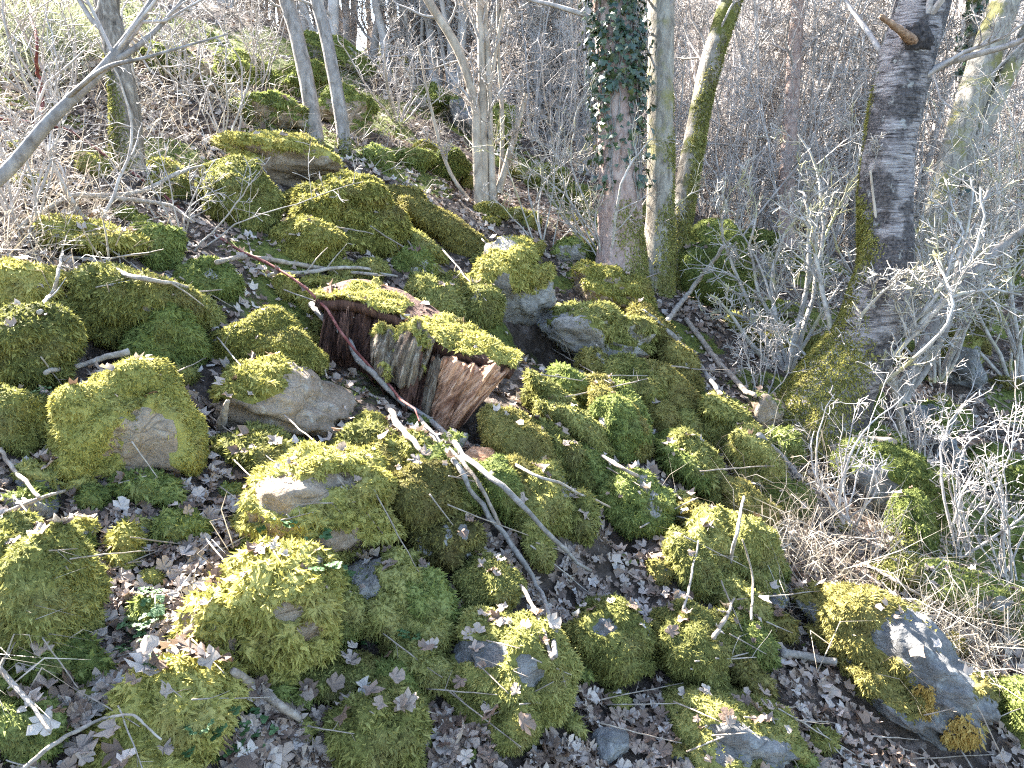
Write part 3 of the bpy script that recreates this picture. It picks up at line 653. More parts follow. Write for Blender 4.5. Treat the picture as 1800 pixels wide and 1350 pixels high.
# ------------------------------------------------------------------ trees
def path_from_px(pts, d0):
    """pts: (px, py[, extra depth]) at the tree's distance"""
    return np.array([W(q[0], q[1], d0+(q[2] if len(q) > 2 else 0)) for q in pts])
def trunk_mesh(P, wpx, d0, sides=16, n=60, rough=.06, flare=0, seed=0, scale=1.0):
    P = smooth_path(P, n); k = np.linspace(0, 1, len(wpx)); r = np.interp(np.linspace(0, 1, n), k, wpx)*d0/FPX/2*scale
    if flare: r = r*(1+flare*np.exp(-np.linspace(0, 1, n)*14))
    V, F, D = tubes(P[None], r[None], sides)
    rad = np.repeat(r, sides)
    V = V + D*(rad*(rough*fbm(V*np.array([9, 9, 2.5]), 3, seed)+.5*rough*fbm(V*np.array([30, 30, 5.]), 2, seed+3)))[:, None]
    return V, F, D, P, r
def grow(P, R0, nch, lr, rr_, levels, n_pts=5, up=.25, wander=.22, ang=(35, 75), tmin=.15, g=None, lmin=0.05):
    """children of paths P (N,n,3), radii R0 (N,n): list of (P, R) per level"""
    g = g or rng; out = []; p, r = P, R0
    for lv in range(levels):
        N, n, _ = p.shape; m = nch[lv]
        par = np.repeat(np.arange(N), m); t = np.clip(tmin+(1-tmin)*g.random(len(par)), 0, .999)*(n-1); i = t.astype(int); f = (t-i)[:, None]
        st = p[par, i]*(1-f)+p[par, i+1]*f; tan = nrm(p[par, i+1]-p[par, i]); rad = r[par, i]*(1-f[:, 0])+r[par, i+1]*f[:, 0]
        plen = np.linalg.norm(np.diff(p, axis=1), axis=2).sum(1)[par]
        a = R_(1)*g.uniform(ang[0], ang[1], len(par)); side = nrm(np.cross(tan, g.normal(size=(len(par), 3))))
        d = nrm(tan*np.cos(a)[:, None]+side*np.sin(a)[:, None]+np.array([0, 0, up]))
        L = np.maximum(plen*lr[lv]*g.uniform(.45, 1.25, len(par))*(1-.45*t/(n-1)), lmin)
        steps = [st]; cur = d
        for q in range(n_pts-1):
            cur = nrm(cur+g.normal(0, wander, cur.shape)+np.array([0, 0, up*.22])); steps.append(steps[-1]+cur*(L/(n_pts-1))[:, None])
        cp = np.stack(steps, 1); r0 = np.minimum(rad*rr_[lv], L*.022+.0012)
        cr = r0[:, None]*np.linspace(1, .35, n_pts)[None, :]
        out.append((cp, cr)); p, r = cp, cr
    return out
def twig_mesh(levels, kmin, rmin=.0):
    parts = []
    for (p, r), k in zip(levels, kmin):
        V, F, _ = tubes(p, np.maximum(r, rmin), k); parts.append((V, F))
    return cat(parts)
def tree(name, label, pts, wpx, mat, tmat=TWIG, group=None, base=None, limbs=(10, 9, 7), lr=(.22, .4, .45), moss=None, sides=16, rough=.06, flare=.3, seed=0, dd=0, tmin=.35, rmin=.0022, mm=1, up=.25, extra=()):
    g = np.random.default_rng(seed+100)
    bx, by = base or pts[0][:2]; bp = at(bx, by); d0 = depth(bp)+dd
    P = path_from_px(pts, d0); P[0] = P[0]-np.array([0, 0, .12])
    root = empty(name, bp, label, 'tree', group)
    V, F, D, PP, r = trunk_mesh(P, wpx, d0, sides, 60, rough, flare, seed)
    parts = [(V, F)]; paths = [(PP, r)]
    for (ep, ew) in extra:
        V2, F2, D2, P2, r2 = trunk_mesh(path_from_px(ep, d0), ew, d0, max(8, sides//2), 40, rough, 0, seed+5); parts.append((V2, F2)); paths.append((P2, r2))
    TV, TF = cat(parts); obj('trunk', mesh('trunk', TV-bp, TF, mat), root); TRI[0] += 2*len(TF)
    if moss:
        T3 = q2t(F); pos = np.repeat(np.linspace(0, 1, 60), sides)
        sc = moss[0] - pos*moss[1] + .55*fbm(V*np.array([5, 5, 2.2]), 3, seed+2) + .45*(D @ np.array(moss[2]))
        L = (.0105+.0023*d0)*.8
        wgt = np.clip(sc[T3].mean(1)*2.5+.15, 0, 1); wgt = wgt*((D[T3].mean(1)*nrm(CAM-V[T3].mean(1))).sum(1) > -.35)
        cc = wgt*3.4/(L*L*.23); MP, MN = sample_tris(V, T3, D, lambda c: cc)
        if len(MP):
            MV, MFc = fronds(MP, MN, d0, size=.8); TRI[0] += len(MFc); obj('moss', mesh('moss', MV-bp, MFc, MOSS[mm]), root)['kind'] = 'stuff'
    if limbs:
        ps = np.stack([smooth_path(q, 20) for q, _ in paths]); rs_ = np.stack([np.interp(np.linspace(0, 1, 20), np.linspace(0, 1, len(q)), q) for _, q in paths])
        lv = grow(ps, rs_, limbs, lr, (.42, .55, .6), len(limbs), g=g, tmin=tmin, up=up)
        CVv, CFf = twig_mesh(lv, (5, 3, 3, 3), rmin); obj('crown', mesh('crown', CVv-bp, CFf, tmat), root); TRI[0] += 2*len(CFf)
    return root, d0

tree('tree', 'furrowed brown tree at upper left with moss at its foot', [(222, 290), (219, 180), (206, 95), (185, 0), (165, -120), (140, -420), (120, -800)], (48, 46, 44, 40, 36, 24, 10),
     BARK_F, limbs=(14, 9, 6), moss=(.05, 1.6, (-.9, -.4, 0)), seed=1, rough=.09, extra=[([(206, 95), (196, 30), (205, -60), (260, -300)], (34, 30, 26, 12))])
tree('tree', 'smooth grey leaning stem, left one of two beside each other', [(556, 252), (546, 180), (521, 60), (503, 0), (470, -110), (420, -350), (380, -600)], (27, 27, 26, 26, 24, 16, 8), BARK_G, limbs=(9, 8, 5), moss=(.0, 4, (0, -.5, 0)), seed=2, rough=.03)
tree('tree', 'smooth grey leaning stem, right one of two beside each other', [(609, 268), (597, 190), (572, 60), (556, 0), (528, -120), (500, -350), (480, -600)], (22, 23, 22, 22, 20, 14, 7), BARK_G, limbs=(9, 8, 5), moss=(.0, 3, (0, -.5, 0)), seed=3, rough=.03)
tree('tree', 'ivy-clad thick tree in the middle of three close trunks', [(1093, 505), (1090, 400), (1088, 250), (1083, 100), (1078, 0), (1072, -200), (1065, -600), (1060, -1000)], (88, 74, 72, 72, 72, 68, 50, 20), BARK_R, limbs=(14, 8, 6), moss=(.1, 2.5, (.6, -.3, 0)), seed=4, rough=.05, tmin=.45)
tree('tree', 'straight lichened trunk just right of the ivy-clad tree', [(1152, 500), (1160, 380), (1161, 200), (1163, 0), (1168, -250), (1172, -700)], (58, 48, 46, 44, 40, 14), BARK_L, limbs=(12, 8, 6), moss=(.0, 1.4, (.8, -.5, 0)), seed=5, rough=.07, tmin=.4)
tree('tree', 'dark mossy trunk leaning to the right of the straight trunk', [(1170, 485), (1198, 370), (1222, 240), (1248, 115), (1285, 0), (1335, -160), (1400, -420)], (46, 38, 36, 36, 38, 34, 14), BARK_M, limbs=(10, 8, 6), moss=(.12, .8, (.9, -.4, .2)), seed=6, rough=.09, tmin=.45)
cherry_root, cd = tree('tree', 'big curved cherry-barked tree with dark bands and flared foot', [(1425, 765), (1462, 690), (1522, 590), (1556, 470), (1556, 370), (1562, 260), (1588, 130), (1625, 0), (1665, -150), (1700, -400), (1710, -800)],
     (175, 140, 112, 92, 84, 86, 90, 92, 84, 60, 20), CHERRY, base=(1450, 740), limbs=(14, 8, 6), moss=(.25, 2.2, (-1.4, .1, .3)), seed=7, rough=.09, flare=.1, mm=0, tmin=.55, sides=28)
V, F, _, _, _ = trunk_mesh(path_from_px([(1612, 80, -.12), (1580, 52, -.28), (1550, 30, -.34), (1548, 28, -.345)], cd), (17, 13, 10, 1), cd, 10, 30, .28, .6, 4)
o = obj('snapped_branch', mesh('snapped_branch', V-at(1450, 740), F, STUB), cherry_root)
KD, KF = ico(3); KV = W(1612, 74, cd-.13)+KD*np.array([.10, .07, .11])*(1+.35*fbm(KD*3, 3, 5))[:, None]
obj('knot', mesh('knot', KV-at(1450, 740), KF, STUBD), cherry_root)
tree('tree', 'pale lichened trunk leaning behind the cherry-barked tree', [(1590, 585), (1615, 480), (1655, 340), (1700, 195), (1745, 65), (1778, -40), (1830, -250)], (40, 38, 44, 50, 52, 46, 16), BARK_L, limbs=(12, 8, 6), seed=8, rough=.06, dd=.5, tmin=.4,
     extra=[([(1655, 345), (1720, 240), (1775, 120), (1830, 10), (1900, -150)], (30, 34, 32, 26, 12))])
tree('tree', 'distant ivy-smothered trunk showing between cherry bark and pale trunk', [(1690, 560), (1700, 380), (1708, 150), (1715, 0), (1720, -300)], (34, 32, 30, 28, 12), BARK_M, limbs=(8, 7, 5), seed=9, dd=1.2)
tree('tree', 'slim reddish trunk standing alone before the far thicket', [(1384, 440), (1383, 320), (1393, 160), (1401, 0), (1405, -300)], (28, 26, 25, 24, 10), BARK_R, limbs=(12, 8, 5), seed=10, dd=.6, tmin=.2)
tree('tree', 'dark mossy stem leaning out at the right edge', [(1702, 612), (1742, 540), (1792, 452), (1850, 360), (1920, 200)], (30, 28, 26, 22, 10), BARK_M, limbs=(7, 6, 5), seed=11, dd=.3, moss=(.2, .6, (-.5, -.5, .6)))
tree('sapling', 'grey twin-stemmed sapling leaning across the right side', [(1578, 712), (1602, 655), (1645, 570), (1700, 492), (1770, 425), (1860, 360)], (26, 24, 22, 20, 17, 8), BARK_G, limbs=(10, 8, 6), tmat=TWIG_L, seed=12, rough=.04, tmin=.2,
     extra=[([(1582, 705), (1625, 650), (1668, 560), (1690, 450), (1740, 330)], (16, 16, 14, 12, 6))])
tree('sapling', 'thin brown sapling with a bent foot beside the bluish stones', [(1592, 800), (1582, 730), (1565, 660), (1553, 600), (1550, 480), (1530, 300)], (15, 14, 13, 11, 8, 4), BARK_H, limbs=(10, 7, 5), tmat=TWIG_L, seed=13, rough=.04, tmin=.2)
# hazel clump
hz = at(852, 368); hd = depth(hz)
hazel = empty('hazel_clump', hz, 'hazel clump of several pale stems rising from one foot', 'shrub')
stems = [([(845, 370), (838, 250), (835, 185), (806, 90), (752, 0), (690, -110), (600, -300)], (20, 17, 16, 16, 15, 12, 5)),
         ([(850, 372), (849, 220), (846, 100), (843, 0), (835, -300)], (18, 15, 14, 13, 5)), ([(868, 368), (862, 250), (857, 100), (852, 0), (858, -300)], (15, 13, 12, 11, 5)),
         ([(876, 340), (900, 255), (925, 165)], (13, 12, 9)), ([(838, 368), (842, 300), (846, 240), (870, 100), (900, -80)], (12, 12, 10, 8, 4)),
         ([(858, 372), (880, 310), (882, 180), (875, 60), (878, -200)], (10, 9, 8, 7, 3)), ([(840, 372), (790, 300), (760, 200), (735, 80)], (8, 7, 6, 3))]
ps, rs_ = [], []
for k, (sp_, ww) in enumerate(stems):
    V, F, D, PP, r = trunk_mesh(path_from_px(sp_, hd+.02*k), ww, hd, 10, 40, .05, .2, 60+k); obj('stem', mesh('stem', V-hz, F, BARK_H), hazel)
    ps.append(smooth_path(PP, 16)); rs_.append(np.interp(np.linspace(0, 1, 16), np.linspace(0, 1, 40), r)); TRI[0] += 2*len(F)
lv = grow(np.stack(ps), np.stack(rs_), (9, 7, 5), (.25, .42, .5), (.5, .6, .6), 3, g=np.random.default_rng(3), tmin=.25)
V, F = twig_mesh(lv, (5, 4, 3), .0022); obj('twigs', mesh('twigs', V-hz, F, TWIG), hazel)['kind'] = 'stuff'; TRI[0] += 2*len(F)

# near branch hanging in from a tree outside the left edge
nb = at(-330, 640); nd = 2.5
nbt = empty('overhanging_shrub', nb, 'thick pale branch slanting across the upper left corner', 'shrub')
P = np.array([nb-np.array([0, 0, .1]), W(-160, 440, nd-.1), W(0, 312, nd), W(90, 210, nd), W(185, 115, nd+.05), W(272, -5, nd+.15), W(350, -160, nd+.3), W(420, -380, nd+.4)])
V, F, D, PP, r = trunk_mesh(P, (30, 27, 24, 21, 18, 14, 9, 4), nd, 12, 60, .04, 0, 70); obj('branch', mesh('branch', V-nb, F, BARK_G), nbt); TRI[0] += 2*len(F)
P2 = np.array([W(180, 118, nd+.05), W(250, 75, nd+.1), W(330, -10, nd+.2), W(420, -130, nd+.3)])
V, F, D, PP2, r2 = trunk_mesh(P2, (13, 10, 8, 3), nd, 8, 30, .04, 0, 71); obj('branch', mesh('branch', V-nb, F, BARK_G), nbt)
P3 = np.array([W(120, 170, nd), W(185, 120, nd-.1), W(260, 100, nd-.1), W(400, 60, nd)])
V, F, D, PP3, r3 = trunk_mesh(P3, (9, 8, 6, 3), nd, 6, 30, .04, 0, 72); obj('branch', mesh('branch', V-nb, F, BARK_G), nbt)
pp = np.stack([smooth_path(q[len(q)//3:], 16) for q in (PP, PP2, PP3)]); rq = np.stack([np.linspace(q[len(q)//3], q[-1], 16) for q in (r, r2, r3)])
lv = grow(pp, rq, (7, 4), (.35, .4), (.5, .6), 2, g=np.random.default_rng(8), tmin=.1, up=.05)
V, F = twig_mesh(lv, (5, 4), .0014); obj('twigs', mesh('twigs', V-nb, F, TWIG), nbt)['kind'] = 'stuff'; TRI[0] += 2*len(F)

# shrubs and whips
def shrub(label, px, py, spread, hgt, ns, seed, mat=TWIG, sub=(7, 5), rad=.011, lean=(0, 0), dd=0, rmin=.002, wander=.16, group=None, name='shrub', aim=()):
    g = np.random.default_rng(seed); b = at(px, py); d0 = depth(b)+dd; b = W(px, py, d0) if dd else b
    root = empty(name, b, label, 'shrub', group); s = d0/FPX
    paths, rads = [], []
    for k in range(ns):
        if k < len(aim): tip = W(aim[k][0], aim[k][1], d0+g.uniform(-.3, .3)); 
        else:
            th = g.uniform(0, 2*math.pi); q = spread*s*g.uniform(.2, 1); tip = b+np.array([math.cos(th)*q+lean[0]*s, math.sin(th)*q*.7+lean[1]*s, hgt*s*g.uniform(.55, 1.1)])
        n = 12; st = b+np.array([g.normal(0, .03), g.normal(0, .03), -.05]); t = np.linspace(0, 1, n)[:, None]
        bow = np.array([g.normal(0, .12), g.normal(0, .12), .10+g.normal(0, .06)])*np.linalg.norm(tip-st)
        p = st*(1-t)+tip*t+bow*np.sin(t*math.pi); p[1:] += np.cumsum(g.normal(0, .010, (n-1, 3)), 0)*np.linalg.norm(tip-st)
        paths.append(p); rads.append(rad*g.uniform(.6, 1.2)*np.linspace(1, .3, n))
    pp, rq = np.stack(paths), np.stack(rads); V, F, _ = tubes(pp, rq, 6)
    obj('stems', mesh('stems', V-b, F, mat), root); TRI[0] += 2*len(F)
    lv = grow(pp, rq, sub, (.34, .42, .5)[:len(sub)], (.6, .65, .7)[:len(sub)], len(sub), g=g, tmin=.2, up=.12, wander=wander, ang=(35, 85))
    V, F = twig_mesh(lv, (3, 3, 3), rmin); obj('twigs', mesh('twigs', V-b, F, mat), root)['kind'] = 'stuff'; TRI[0] += 2*len(F)
    return root
shrub('bushy pale twigs sprouting at the foot of the ivy-clad tree', 1075, 485, 160, 260, 11, 1, TWIG_L, (9, 6), .013, aim=[(960, 300), (1000, 330), (1055, 150), (1190, 240), (1230, 330), (905, 260), (1000, 200), (950, 380)])
shrub('arching bare shrub left of the ivy-clad tree', 960, 440, 120, 200, 7, 2, TWIG_L, (8, 6), .010, aim=[(1180, 250), (1100, 230), (850, 330), (1060, 330)])
shrub('lichened thorn shrub standing left of the cherry foot', 1385, 650, 160, 330, 10, 3, TWIG_L, (13, 9), .021, rmin=.0034, aim=[(1250, 520), (1330, 330), (1420, 250), (1500, 300), (1230, 560), (1480, 480), (1290, 420)])
shrub('lichened thorn shrub spreading in front of the cherry trunk', 1500, 700, 220, 380, 10, 4, TWIG_L, (13, 9), .021, rmin=.0034, dd=-.5, aim=[(1640, 290), (1720, 330), (1420, 380), (1780, 520), (1330, 560), (1600, 420)])
shrub('tangled lichened shrub between cherry and right edge', 1650, 660, 220, 400, 11, 5, TWIG_L, (13, 9), .021, rmin=.0034, dd=-.4, aim=[(1560, 200), (1700, 240), (1800, 300), (1500, 400), (1790, 430), (1650, 330)])
shrub('tall tangled shrub at the right edge', 1790, 680, 220, 450, 9, 6, TWIG_L, (13, 9), .021, rmin=.0034, aim=[(1700, 350), (1760, 200), (1640, 420), (1800, 250)])
shrub('pale whippy shoots rising from dry grass by the flat grey face', 1490, 905, 110, 230, 8, 7, TWIG, (6, 4), .008, dd=-.3, aim=[(1520, 690), (1470, 720), (1560, 660), (1590, 700), (1440, 760)])
shrub('pale whippy shoots in front of the square mossy block', 1690, 960, 130, 250, 9, 8, TWIG, (7, 5), .008, dd=-.3, aim=[(1760, 640), (1700, 700), (1800, 720), (1640, 760), (1790, 800)])
shrub('curly pale shoots left of the cherry foot', 1335, 700, 80, 150, 7, 9, TWIG, (7, 5), .006)
shrub('bright shoots beside the flat bluish stone', 1610, 860, 120, 220, 8, 10, TWIG, (7, 5), .007, aim=[(1720, 650), (1660, 640), (1560, 700), (1600, 640)])
shrub('bright shoots at the right edge above the moss bank', 1770, 1000, 120, 260, 8, 11, TWIG, (6, 4), .008, dd=-.3, aim=[(1800, 700), (1690, 790), (1740, 740)])
shrub('forked bright sapling by the left picture edge', 150, 398, 60, 380, 3, 12, TWIG, (8, 5), .011, aim=[(178, 60), (40, 230)])
shrub('tangle of bare shoots at the left edge', 40, 420, 160, 330, 9, 13, TWIG, (8, 5), .009)
shrub('tangle of bare shoots behind the furrowed tree', 320, 170, 130, 210, 9, 14, TWIG, (8, 6), .011, aim=[(300, -20), (330, -60), (365, 0), (260, 20)])
shrub('bare shoots crossing above the rimmed boulder', 390, 250, 180, 220, 8, 15, TWIG, (8, 5), .008)
shrub('spreading bush sprouting on the bank left of the hazel', 700, 212, 110, 150, 9, 16, TWIG, (9, 6), .013, aim=[(760, 120), (800, 100), (650, 100), (720, 60), (610, 60)])
shrub('thin shoots on the upper bank between the grey stems', 460, 150, 120, 180, 8, 17, TWIG, (9, 6), .010)
shrub('thin shoots on the crest above the grey stems', 640, 90, 140, 160, 9, 18, TWIG, (9, 6), .012)
shrub('thin arching shoots in front of the dark mossy boulder', 330, 430, 140, 180, 6, 19, TWIG, (6, 4), .006, aim=[(640, 310), (450, 300), (400, 330)])
shrub('bare shoots on the bank at the upper left corner', 100, 210, 160, 240, 10, 20, TWIG, (9, 6), .010)
shrub('leafless bush at the skyline right of the hazel', 980, 330, 140, 260, 9, 21, TWIG, (9, 7), .011)
shrub('leafless bush behind the tall dark green boulder', 1290, 420, 150, 280, 9, 22, TWIG, (9, 7), .012)
shrub('leafless bush behind the reddish trunk', 1450, 470, 180, 330, 9, 23, TWIG, (9, 7), .012)

# ivy on the thick tree
ivr = np.random.default_rng(21)
def ivy_leaf_mesh(s):
    pts = np.array([(0, 0), (.34, -.10), (.52, .16), (.30, .30), (.34, .58), (.12, .62), (0, 1.0), (-.12, .62), (-.34, .58), (-.30, .30), (-.52, .16), (-.34, -.10)])
    V = np.concatenate([[[0, .35, .06]], np.c_[pts, -.10*np.abs(pts[:, 0])]])*s; n = len(pts)
    return V, np.array([(0, 1+k, 1+(k+1) % n) for k in range(n)])
def make_ivy(label, pts, wpx, base, dd, count, nparts, seed, size):
    g = np.random.default_rng(seed); bp = at(*base); d0 = depth(bp)+dd; P = smooth_path(path_from_px(pts, d0), 200); rr2 = np.interp(np.linspace(0, 1, 200), np.linspace(0, 1, len(wpx)), wpx)*d0/FPX/2
    root = empty('ivy', P[0], label, 'ivy')
    vines = []
    for k in range(7):
        a0 = g.uniform(math.pi, 2*math.pi); i = np.linspace(0, 199, 40).astype(int); a = a0+np.cumsum(g.normal(0, .08, 40))
        vines.append(P[i]+np.stack([np.cos(a), np.sin(a), 0*a], 1)*(rr2[i]*1.05)[:, None])
    V, F, _ = tubes(np.stack(vines), np.full((7, 40), .007), 5); obj('vine', mesh('vine', V-P[0], F, STICK_G), root)
    LV, LF = ivy_leaf_mesh(1.0); lm = mesh('leaf', LV, LF, IVY, smooth=False); restV, restF = [], []
    for k in range(count):
        i = int(199*g.random()**.9); a = g.uniform(math.pi*.85, 2.15*math.pi)
        dens = fbm(np.array([[math.cos(a)*1.5, math.sin(a)*1.5, i*.035]]), 2, seed)[0]
        if dens < -.22 or (i < 70 and g.random() < .75-.005*i): continue
        n = np.array([math.cos(a), math.sin(a), .25]); n /= np.linalg.norm(n)
        p = P[i]+n*(rr2[i]*1.02+g.uniform(.005, .05)+.10*g.random()**3); s = size*g.uniform(.6, 1.25)
        nn = Vector(n+g.normal(0, .45, 3)).normalized(); dn = Vector((g.normal(0, .5), g.normal(0, .5), -1)); y = (dn-nn*dn.dot(nn)).normalized(); x = y.cross(nn)
        if nparts > 0:
            nparts -= 1; o = obj('leaf', lm, root); from mathutils import Matrix
            M = Matrix((x, y, nn)).transposed().to_4x4(); M.translation = Vector(p-P[0]); o.matrix_local = M @ Matrix.Scale(s, 4)
        else:
            B3 = np.array([x, y, nn]); restV.append(LV*s @ B3 + p - P[0]); restF.append(LF)
    if restV:
        V, F = cat(list(zip(restV, restF))); obj('leaves', mesh('leaves', V, F, IVY, smooth=False), root)['kind'] = 'stuff'
make_ivy('glossy dark ivy climbing the thick tree of the three trunks', [(1091, 350), (1088, 260), (1086, 180), (1083, 100), (1078, 0), (1074, -120), (1071, -240)], (74, 72, 74, 76, 76, 74, 70), (1093, 505), 0, 2300, 300, 5, .058)
make_ivy('dark ivy on the distant trunk between cherry and pale trunk', [(1700, 380), (1706, 200), (1712, 60), (1717, -60)], (34, 36, 36, 34), (1690, 560), 1.2, 420, 120, 6, .085)

# ------------------------------------------------------------------ far thicket of thin trees
fg = np.random.default_rng(31); VAR = []
for k in range(5):
    n = 16; H = fg.uniform(5, 8); t = np.linspace(0, 1, n); ns = 1 if k < 3 else int(fg.integers(3, 6)); P, Rr = [], []
    for q in range(ns):
        a = fg.uniform(0, 6.28); ln = fg.uniform(.02, .08) if ns == 1 else fg.uniform(.1, .45)
        p = np.stack([math.cos(a)*ln*H*t**1.2, math.sin(a)*ln*H*t**1.2, H*t*fg.uniform(.7, 1)], 1); p[1:] += np.cumsum(fg.normal(0, .035, (n-1, 3)), 0); p[0, 2] = -.3
        P.append(p); Rr.append((fg.uniform(.06, .10) if ns == 1 else fg.uniform(.02, .045))*np.linspace(1, .2, n))
    P, Rr = np.stack(P), np.stack(Rr); V0, F0, _ = tubes(P, Rr, 7)
    lv = grow(P, Rr, (int(19/ns**.5)+3, 10, 6), (.26, .42, .5), (.45, .6, .7), 3, n_pts=5, g=fg, tmin=.08, up=.15, wander=.25)
    V1, F1 = twig_mesh(lv, (4, 3, 3), .0050); V, F = cat([(V0, F0), (V1, F1)]); TRI[0] += 2*len(F)
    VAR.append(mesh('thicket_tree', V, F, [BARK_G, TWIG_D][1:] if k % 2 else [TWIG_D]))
nt_ = 0
for k in range(900):
    y = 11.5+38*fg.random()**1.7; u = fg.uniform(-.85, .95)
    if k < 20: y = fg.uniform(11.8, 15.5); u = -.34+.27*(k+fg.random())/20
    elif k < 80: y = fg.uniform(10.2, 14.5); u = fg.uniform(-.02, .95)
    x = u*y
    if k >= 20 and u < -.12 and (u < -.55 or y > 26 or fg.random() < .62): continue
    if nt_ >= 290: break
    z = height(x, y)
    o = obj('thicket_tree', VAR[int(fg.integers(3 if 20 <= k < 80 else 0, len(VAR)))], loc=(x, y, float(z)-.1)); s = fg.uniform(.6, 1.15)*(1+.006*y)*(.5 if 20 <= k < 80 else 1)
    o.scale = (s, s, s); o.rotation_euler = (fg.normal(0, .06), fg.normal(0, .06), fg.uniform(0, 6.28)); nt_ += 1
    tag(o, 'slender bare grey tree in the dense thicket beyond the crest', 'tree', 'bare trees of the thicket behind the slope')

# ------------------------------------------------------------------ leaf litter
lg = np.random.default_rng(41)
def maple(var, fine=True):
    g = np.random.default_rng(900+var); out = []
    tips = [(0, 1.0), (48, .92), (100, .66), (-48, .92), (-100, .66)]; tips.sort()
    if fine:
        a = [-180]; r = [.12]
        for k, (t, q) in enumerate(tips):
            w2 = g.uniform(17, 24); a += [t-w2, t, t+w2]; r += [q*g.uniform(.70, .92), q*g.uniform(.85, 1.05), q*g.uniform(.70, .92)]
            if k < 4: a += [(t+tips[k+1][0])/2]; r += [g.uniform(.40, .58)]
    else:
        a = [-150, -90, -45, -20, 20, 50, 95, 150]; r = [.35, .7, .95, .55, 1.0, .6, .75, .3]
    a = np.radians(np.array(a)+90.); r = np.array(r); q = np.stack([r*np.cos(a), r*np.sin(a)], 1)*.5
    V = np.concatenate([[[0, 0, 0]], np.c_[q, np.zeros(len(q))]])
    V[1:, :2] *= g.uniform(.86, 1.12, (len(V)-1, 1)); V[:, 0] *= g.uniform(.7, 1.0)
    ax = g.uniform(0, 6.28); c = V[:, 0]*math.cos(ax)+V[:, 1]*math.sin(ax); e = -V[:, 0]*math.sin(ax)+V[:, 1]*math.cos(ax)
    V[:, 2] = g.uniform(.2, 1.1)*c**2*1.2+g.uniform(-.7, .7)*e**2+g.uniform(.04, .09)*np.sin(np.arange(len(V))*2.3)*(np.hypot(V[:, 0], V[:, 1]) > .3)+g.normal(0, .055, len(V))+g.uniform(.1, .5)*np.abs(V[:, 0])
    n = len(V)-1; return V, np.array([(0, 1+k, 1+(k+1) % n) for k in range(n)])
MF_ = [maple(k) for k in range(8)]; MC_ = [maple(k, False) for k in range(8)]
spots = []
def leaf_spots(n, r0, r1, logd):
    for _ in range(n):
        r = math.exp(lg.uniform(math.log(r0), math.log(r1))) if logd else lg.uniform(r0, r1)
        a = lg.uniform(-.70, .70); h = drop(r*math.sin(a), r*math.cos(a), 12)
        if h[0] is None: continue
        on_rock = h[2] >= NG; nz = abs(h[1].z)
        if on_rock and (nz < .80 or lg.random() > .11): continue
        if lg.random() < .55*float(ground_moss_mask(np.array(h[0].x), np.array(h[0].y))) and not on_rock: continue
        spots.append((np.array(h[0]), np.array(h[1]) if h[1].z > 0 else -np.array(h[1]), r))
leaf_spots(35000, 1.3, 8, True); leaf_spots(13000, 6, 14, False)
# which leaves are loose individuals: the ones nearest the camera and in plain view
score = []
for k, (p, n, r) in enumerate(spots):
    x, y = project(p)
    if 5 < x < 1795 and 500 < y < 1345 and (y > 560): score.append((r, k))
score.sort(); solo = []
for r, k in score:
    p = spots[k][0]+np.array([0, 0, .03]); d = p-CAM; L = np.linalg.norm(d); h = BVH.ray_cast(Vector(CAM), Vector(d/L), L-.03)
    if h[0] is None: solo.append(k)
    if len(solo) >= 300: break
solo_set = set(solo); LVs, LFs, LVf, LFf = [], [], [], []
solo_mesh = [mesh('fallen_leaf', v, f, LEAF, smooth=False) for v, f in MF_]
from mathutils import Matrix
oV, oF, off = [], [], 0
for k, (p, n, r) in enumerate(spots):
    nn = nrm(n+lg.normal(0, .26, 3)); x = nrm(np.cross(nn, lg.normal(size=3))); y = np.cross(nn, x)
    s = lg.uniform(.030, .090)*(1.0 if r < 6 else 1.2); v = int(lg.integers(0, 8))
    pos = p+n*lg.uniform(.002, .020)
    if k in solo_set:
        s = lg.uniform(.055, .105); o = obj('fallen_leaf', solo_mesh[v]); M = Matrix(np.array([x, y, nn]).T.tolist()).to_4x4(); M.translation = Vector(pos+n*.012)
        o.matrix_world = M @ Matrix.Scale(s, 4); tag(o, 'dry pale brown lobed leaf lying loose on the leaf drifts between boulders', 'leaf', 'loose dead leaves lying on the slope')
    else:
        V, F = (MF_ if r < 2.9 else MC_)[v]; oV.append((V*s) @ np.array([x, y, nn])+pos); oF.append(F+off); off += len(V)
LVa, LFa = np.concatenate(oV), np.concatenate(oF); TRI[0] += len(LFa)
o = obj('leaf_litter', mesh('leaf_litter', LVa, LFa, LEAF, smooth=False)); tag(o, 'drifts of brown dead leaves filling the gaps between boulders', 'leaves', kind='stuff')

# ------------------------------------------------------------------ ground moss between the stones
gp = []
for _ in range(42000):
    r = math.exp(lg.uniform(math.log(1.4), math.log(12))); a = lg.uniform(-.68, .68); gp.append((r*math.sin(a), r*math.cos(a)))
gp = np.array(gp); mk = ground_moss_mask(gp[:, 0], gp[:, 1]); gp = gp[mk > lg.uniform(.25, .9, len(gp))]
P = np.c_[gp, height(gp[:, 0], gp[:, 1])]; e = .03
N = nrm(np.stack([height(gp[:, 0]-e, gp[:, 1])-height(gp[:, 0]+e, gp[:, 1]), height(gp[:, 0], gp[:, 1]-e)-height(gp[:, 0], gp[:, 1]+e), np.full(len(gp), 2*e)], 1))
P = np.repeat(P, 4, 0)+lg.normal(0, .012, (4*len(P), 3)); N = np.repeat(N, 4, 0)
V, F = fronds(P, N, np.linalg.norm(P-CAM, axis=1), size=1.1); TRI[0] += len(F)
o = obj('ground_moss', mesh('ground_moss', V, F, MOSS[2])); tag(o, 'thin green moss growing on the soil between the stones', 'moss', kind='stuff')

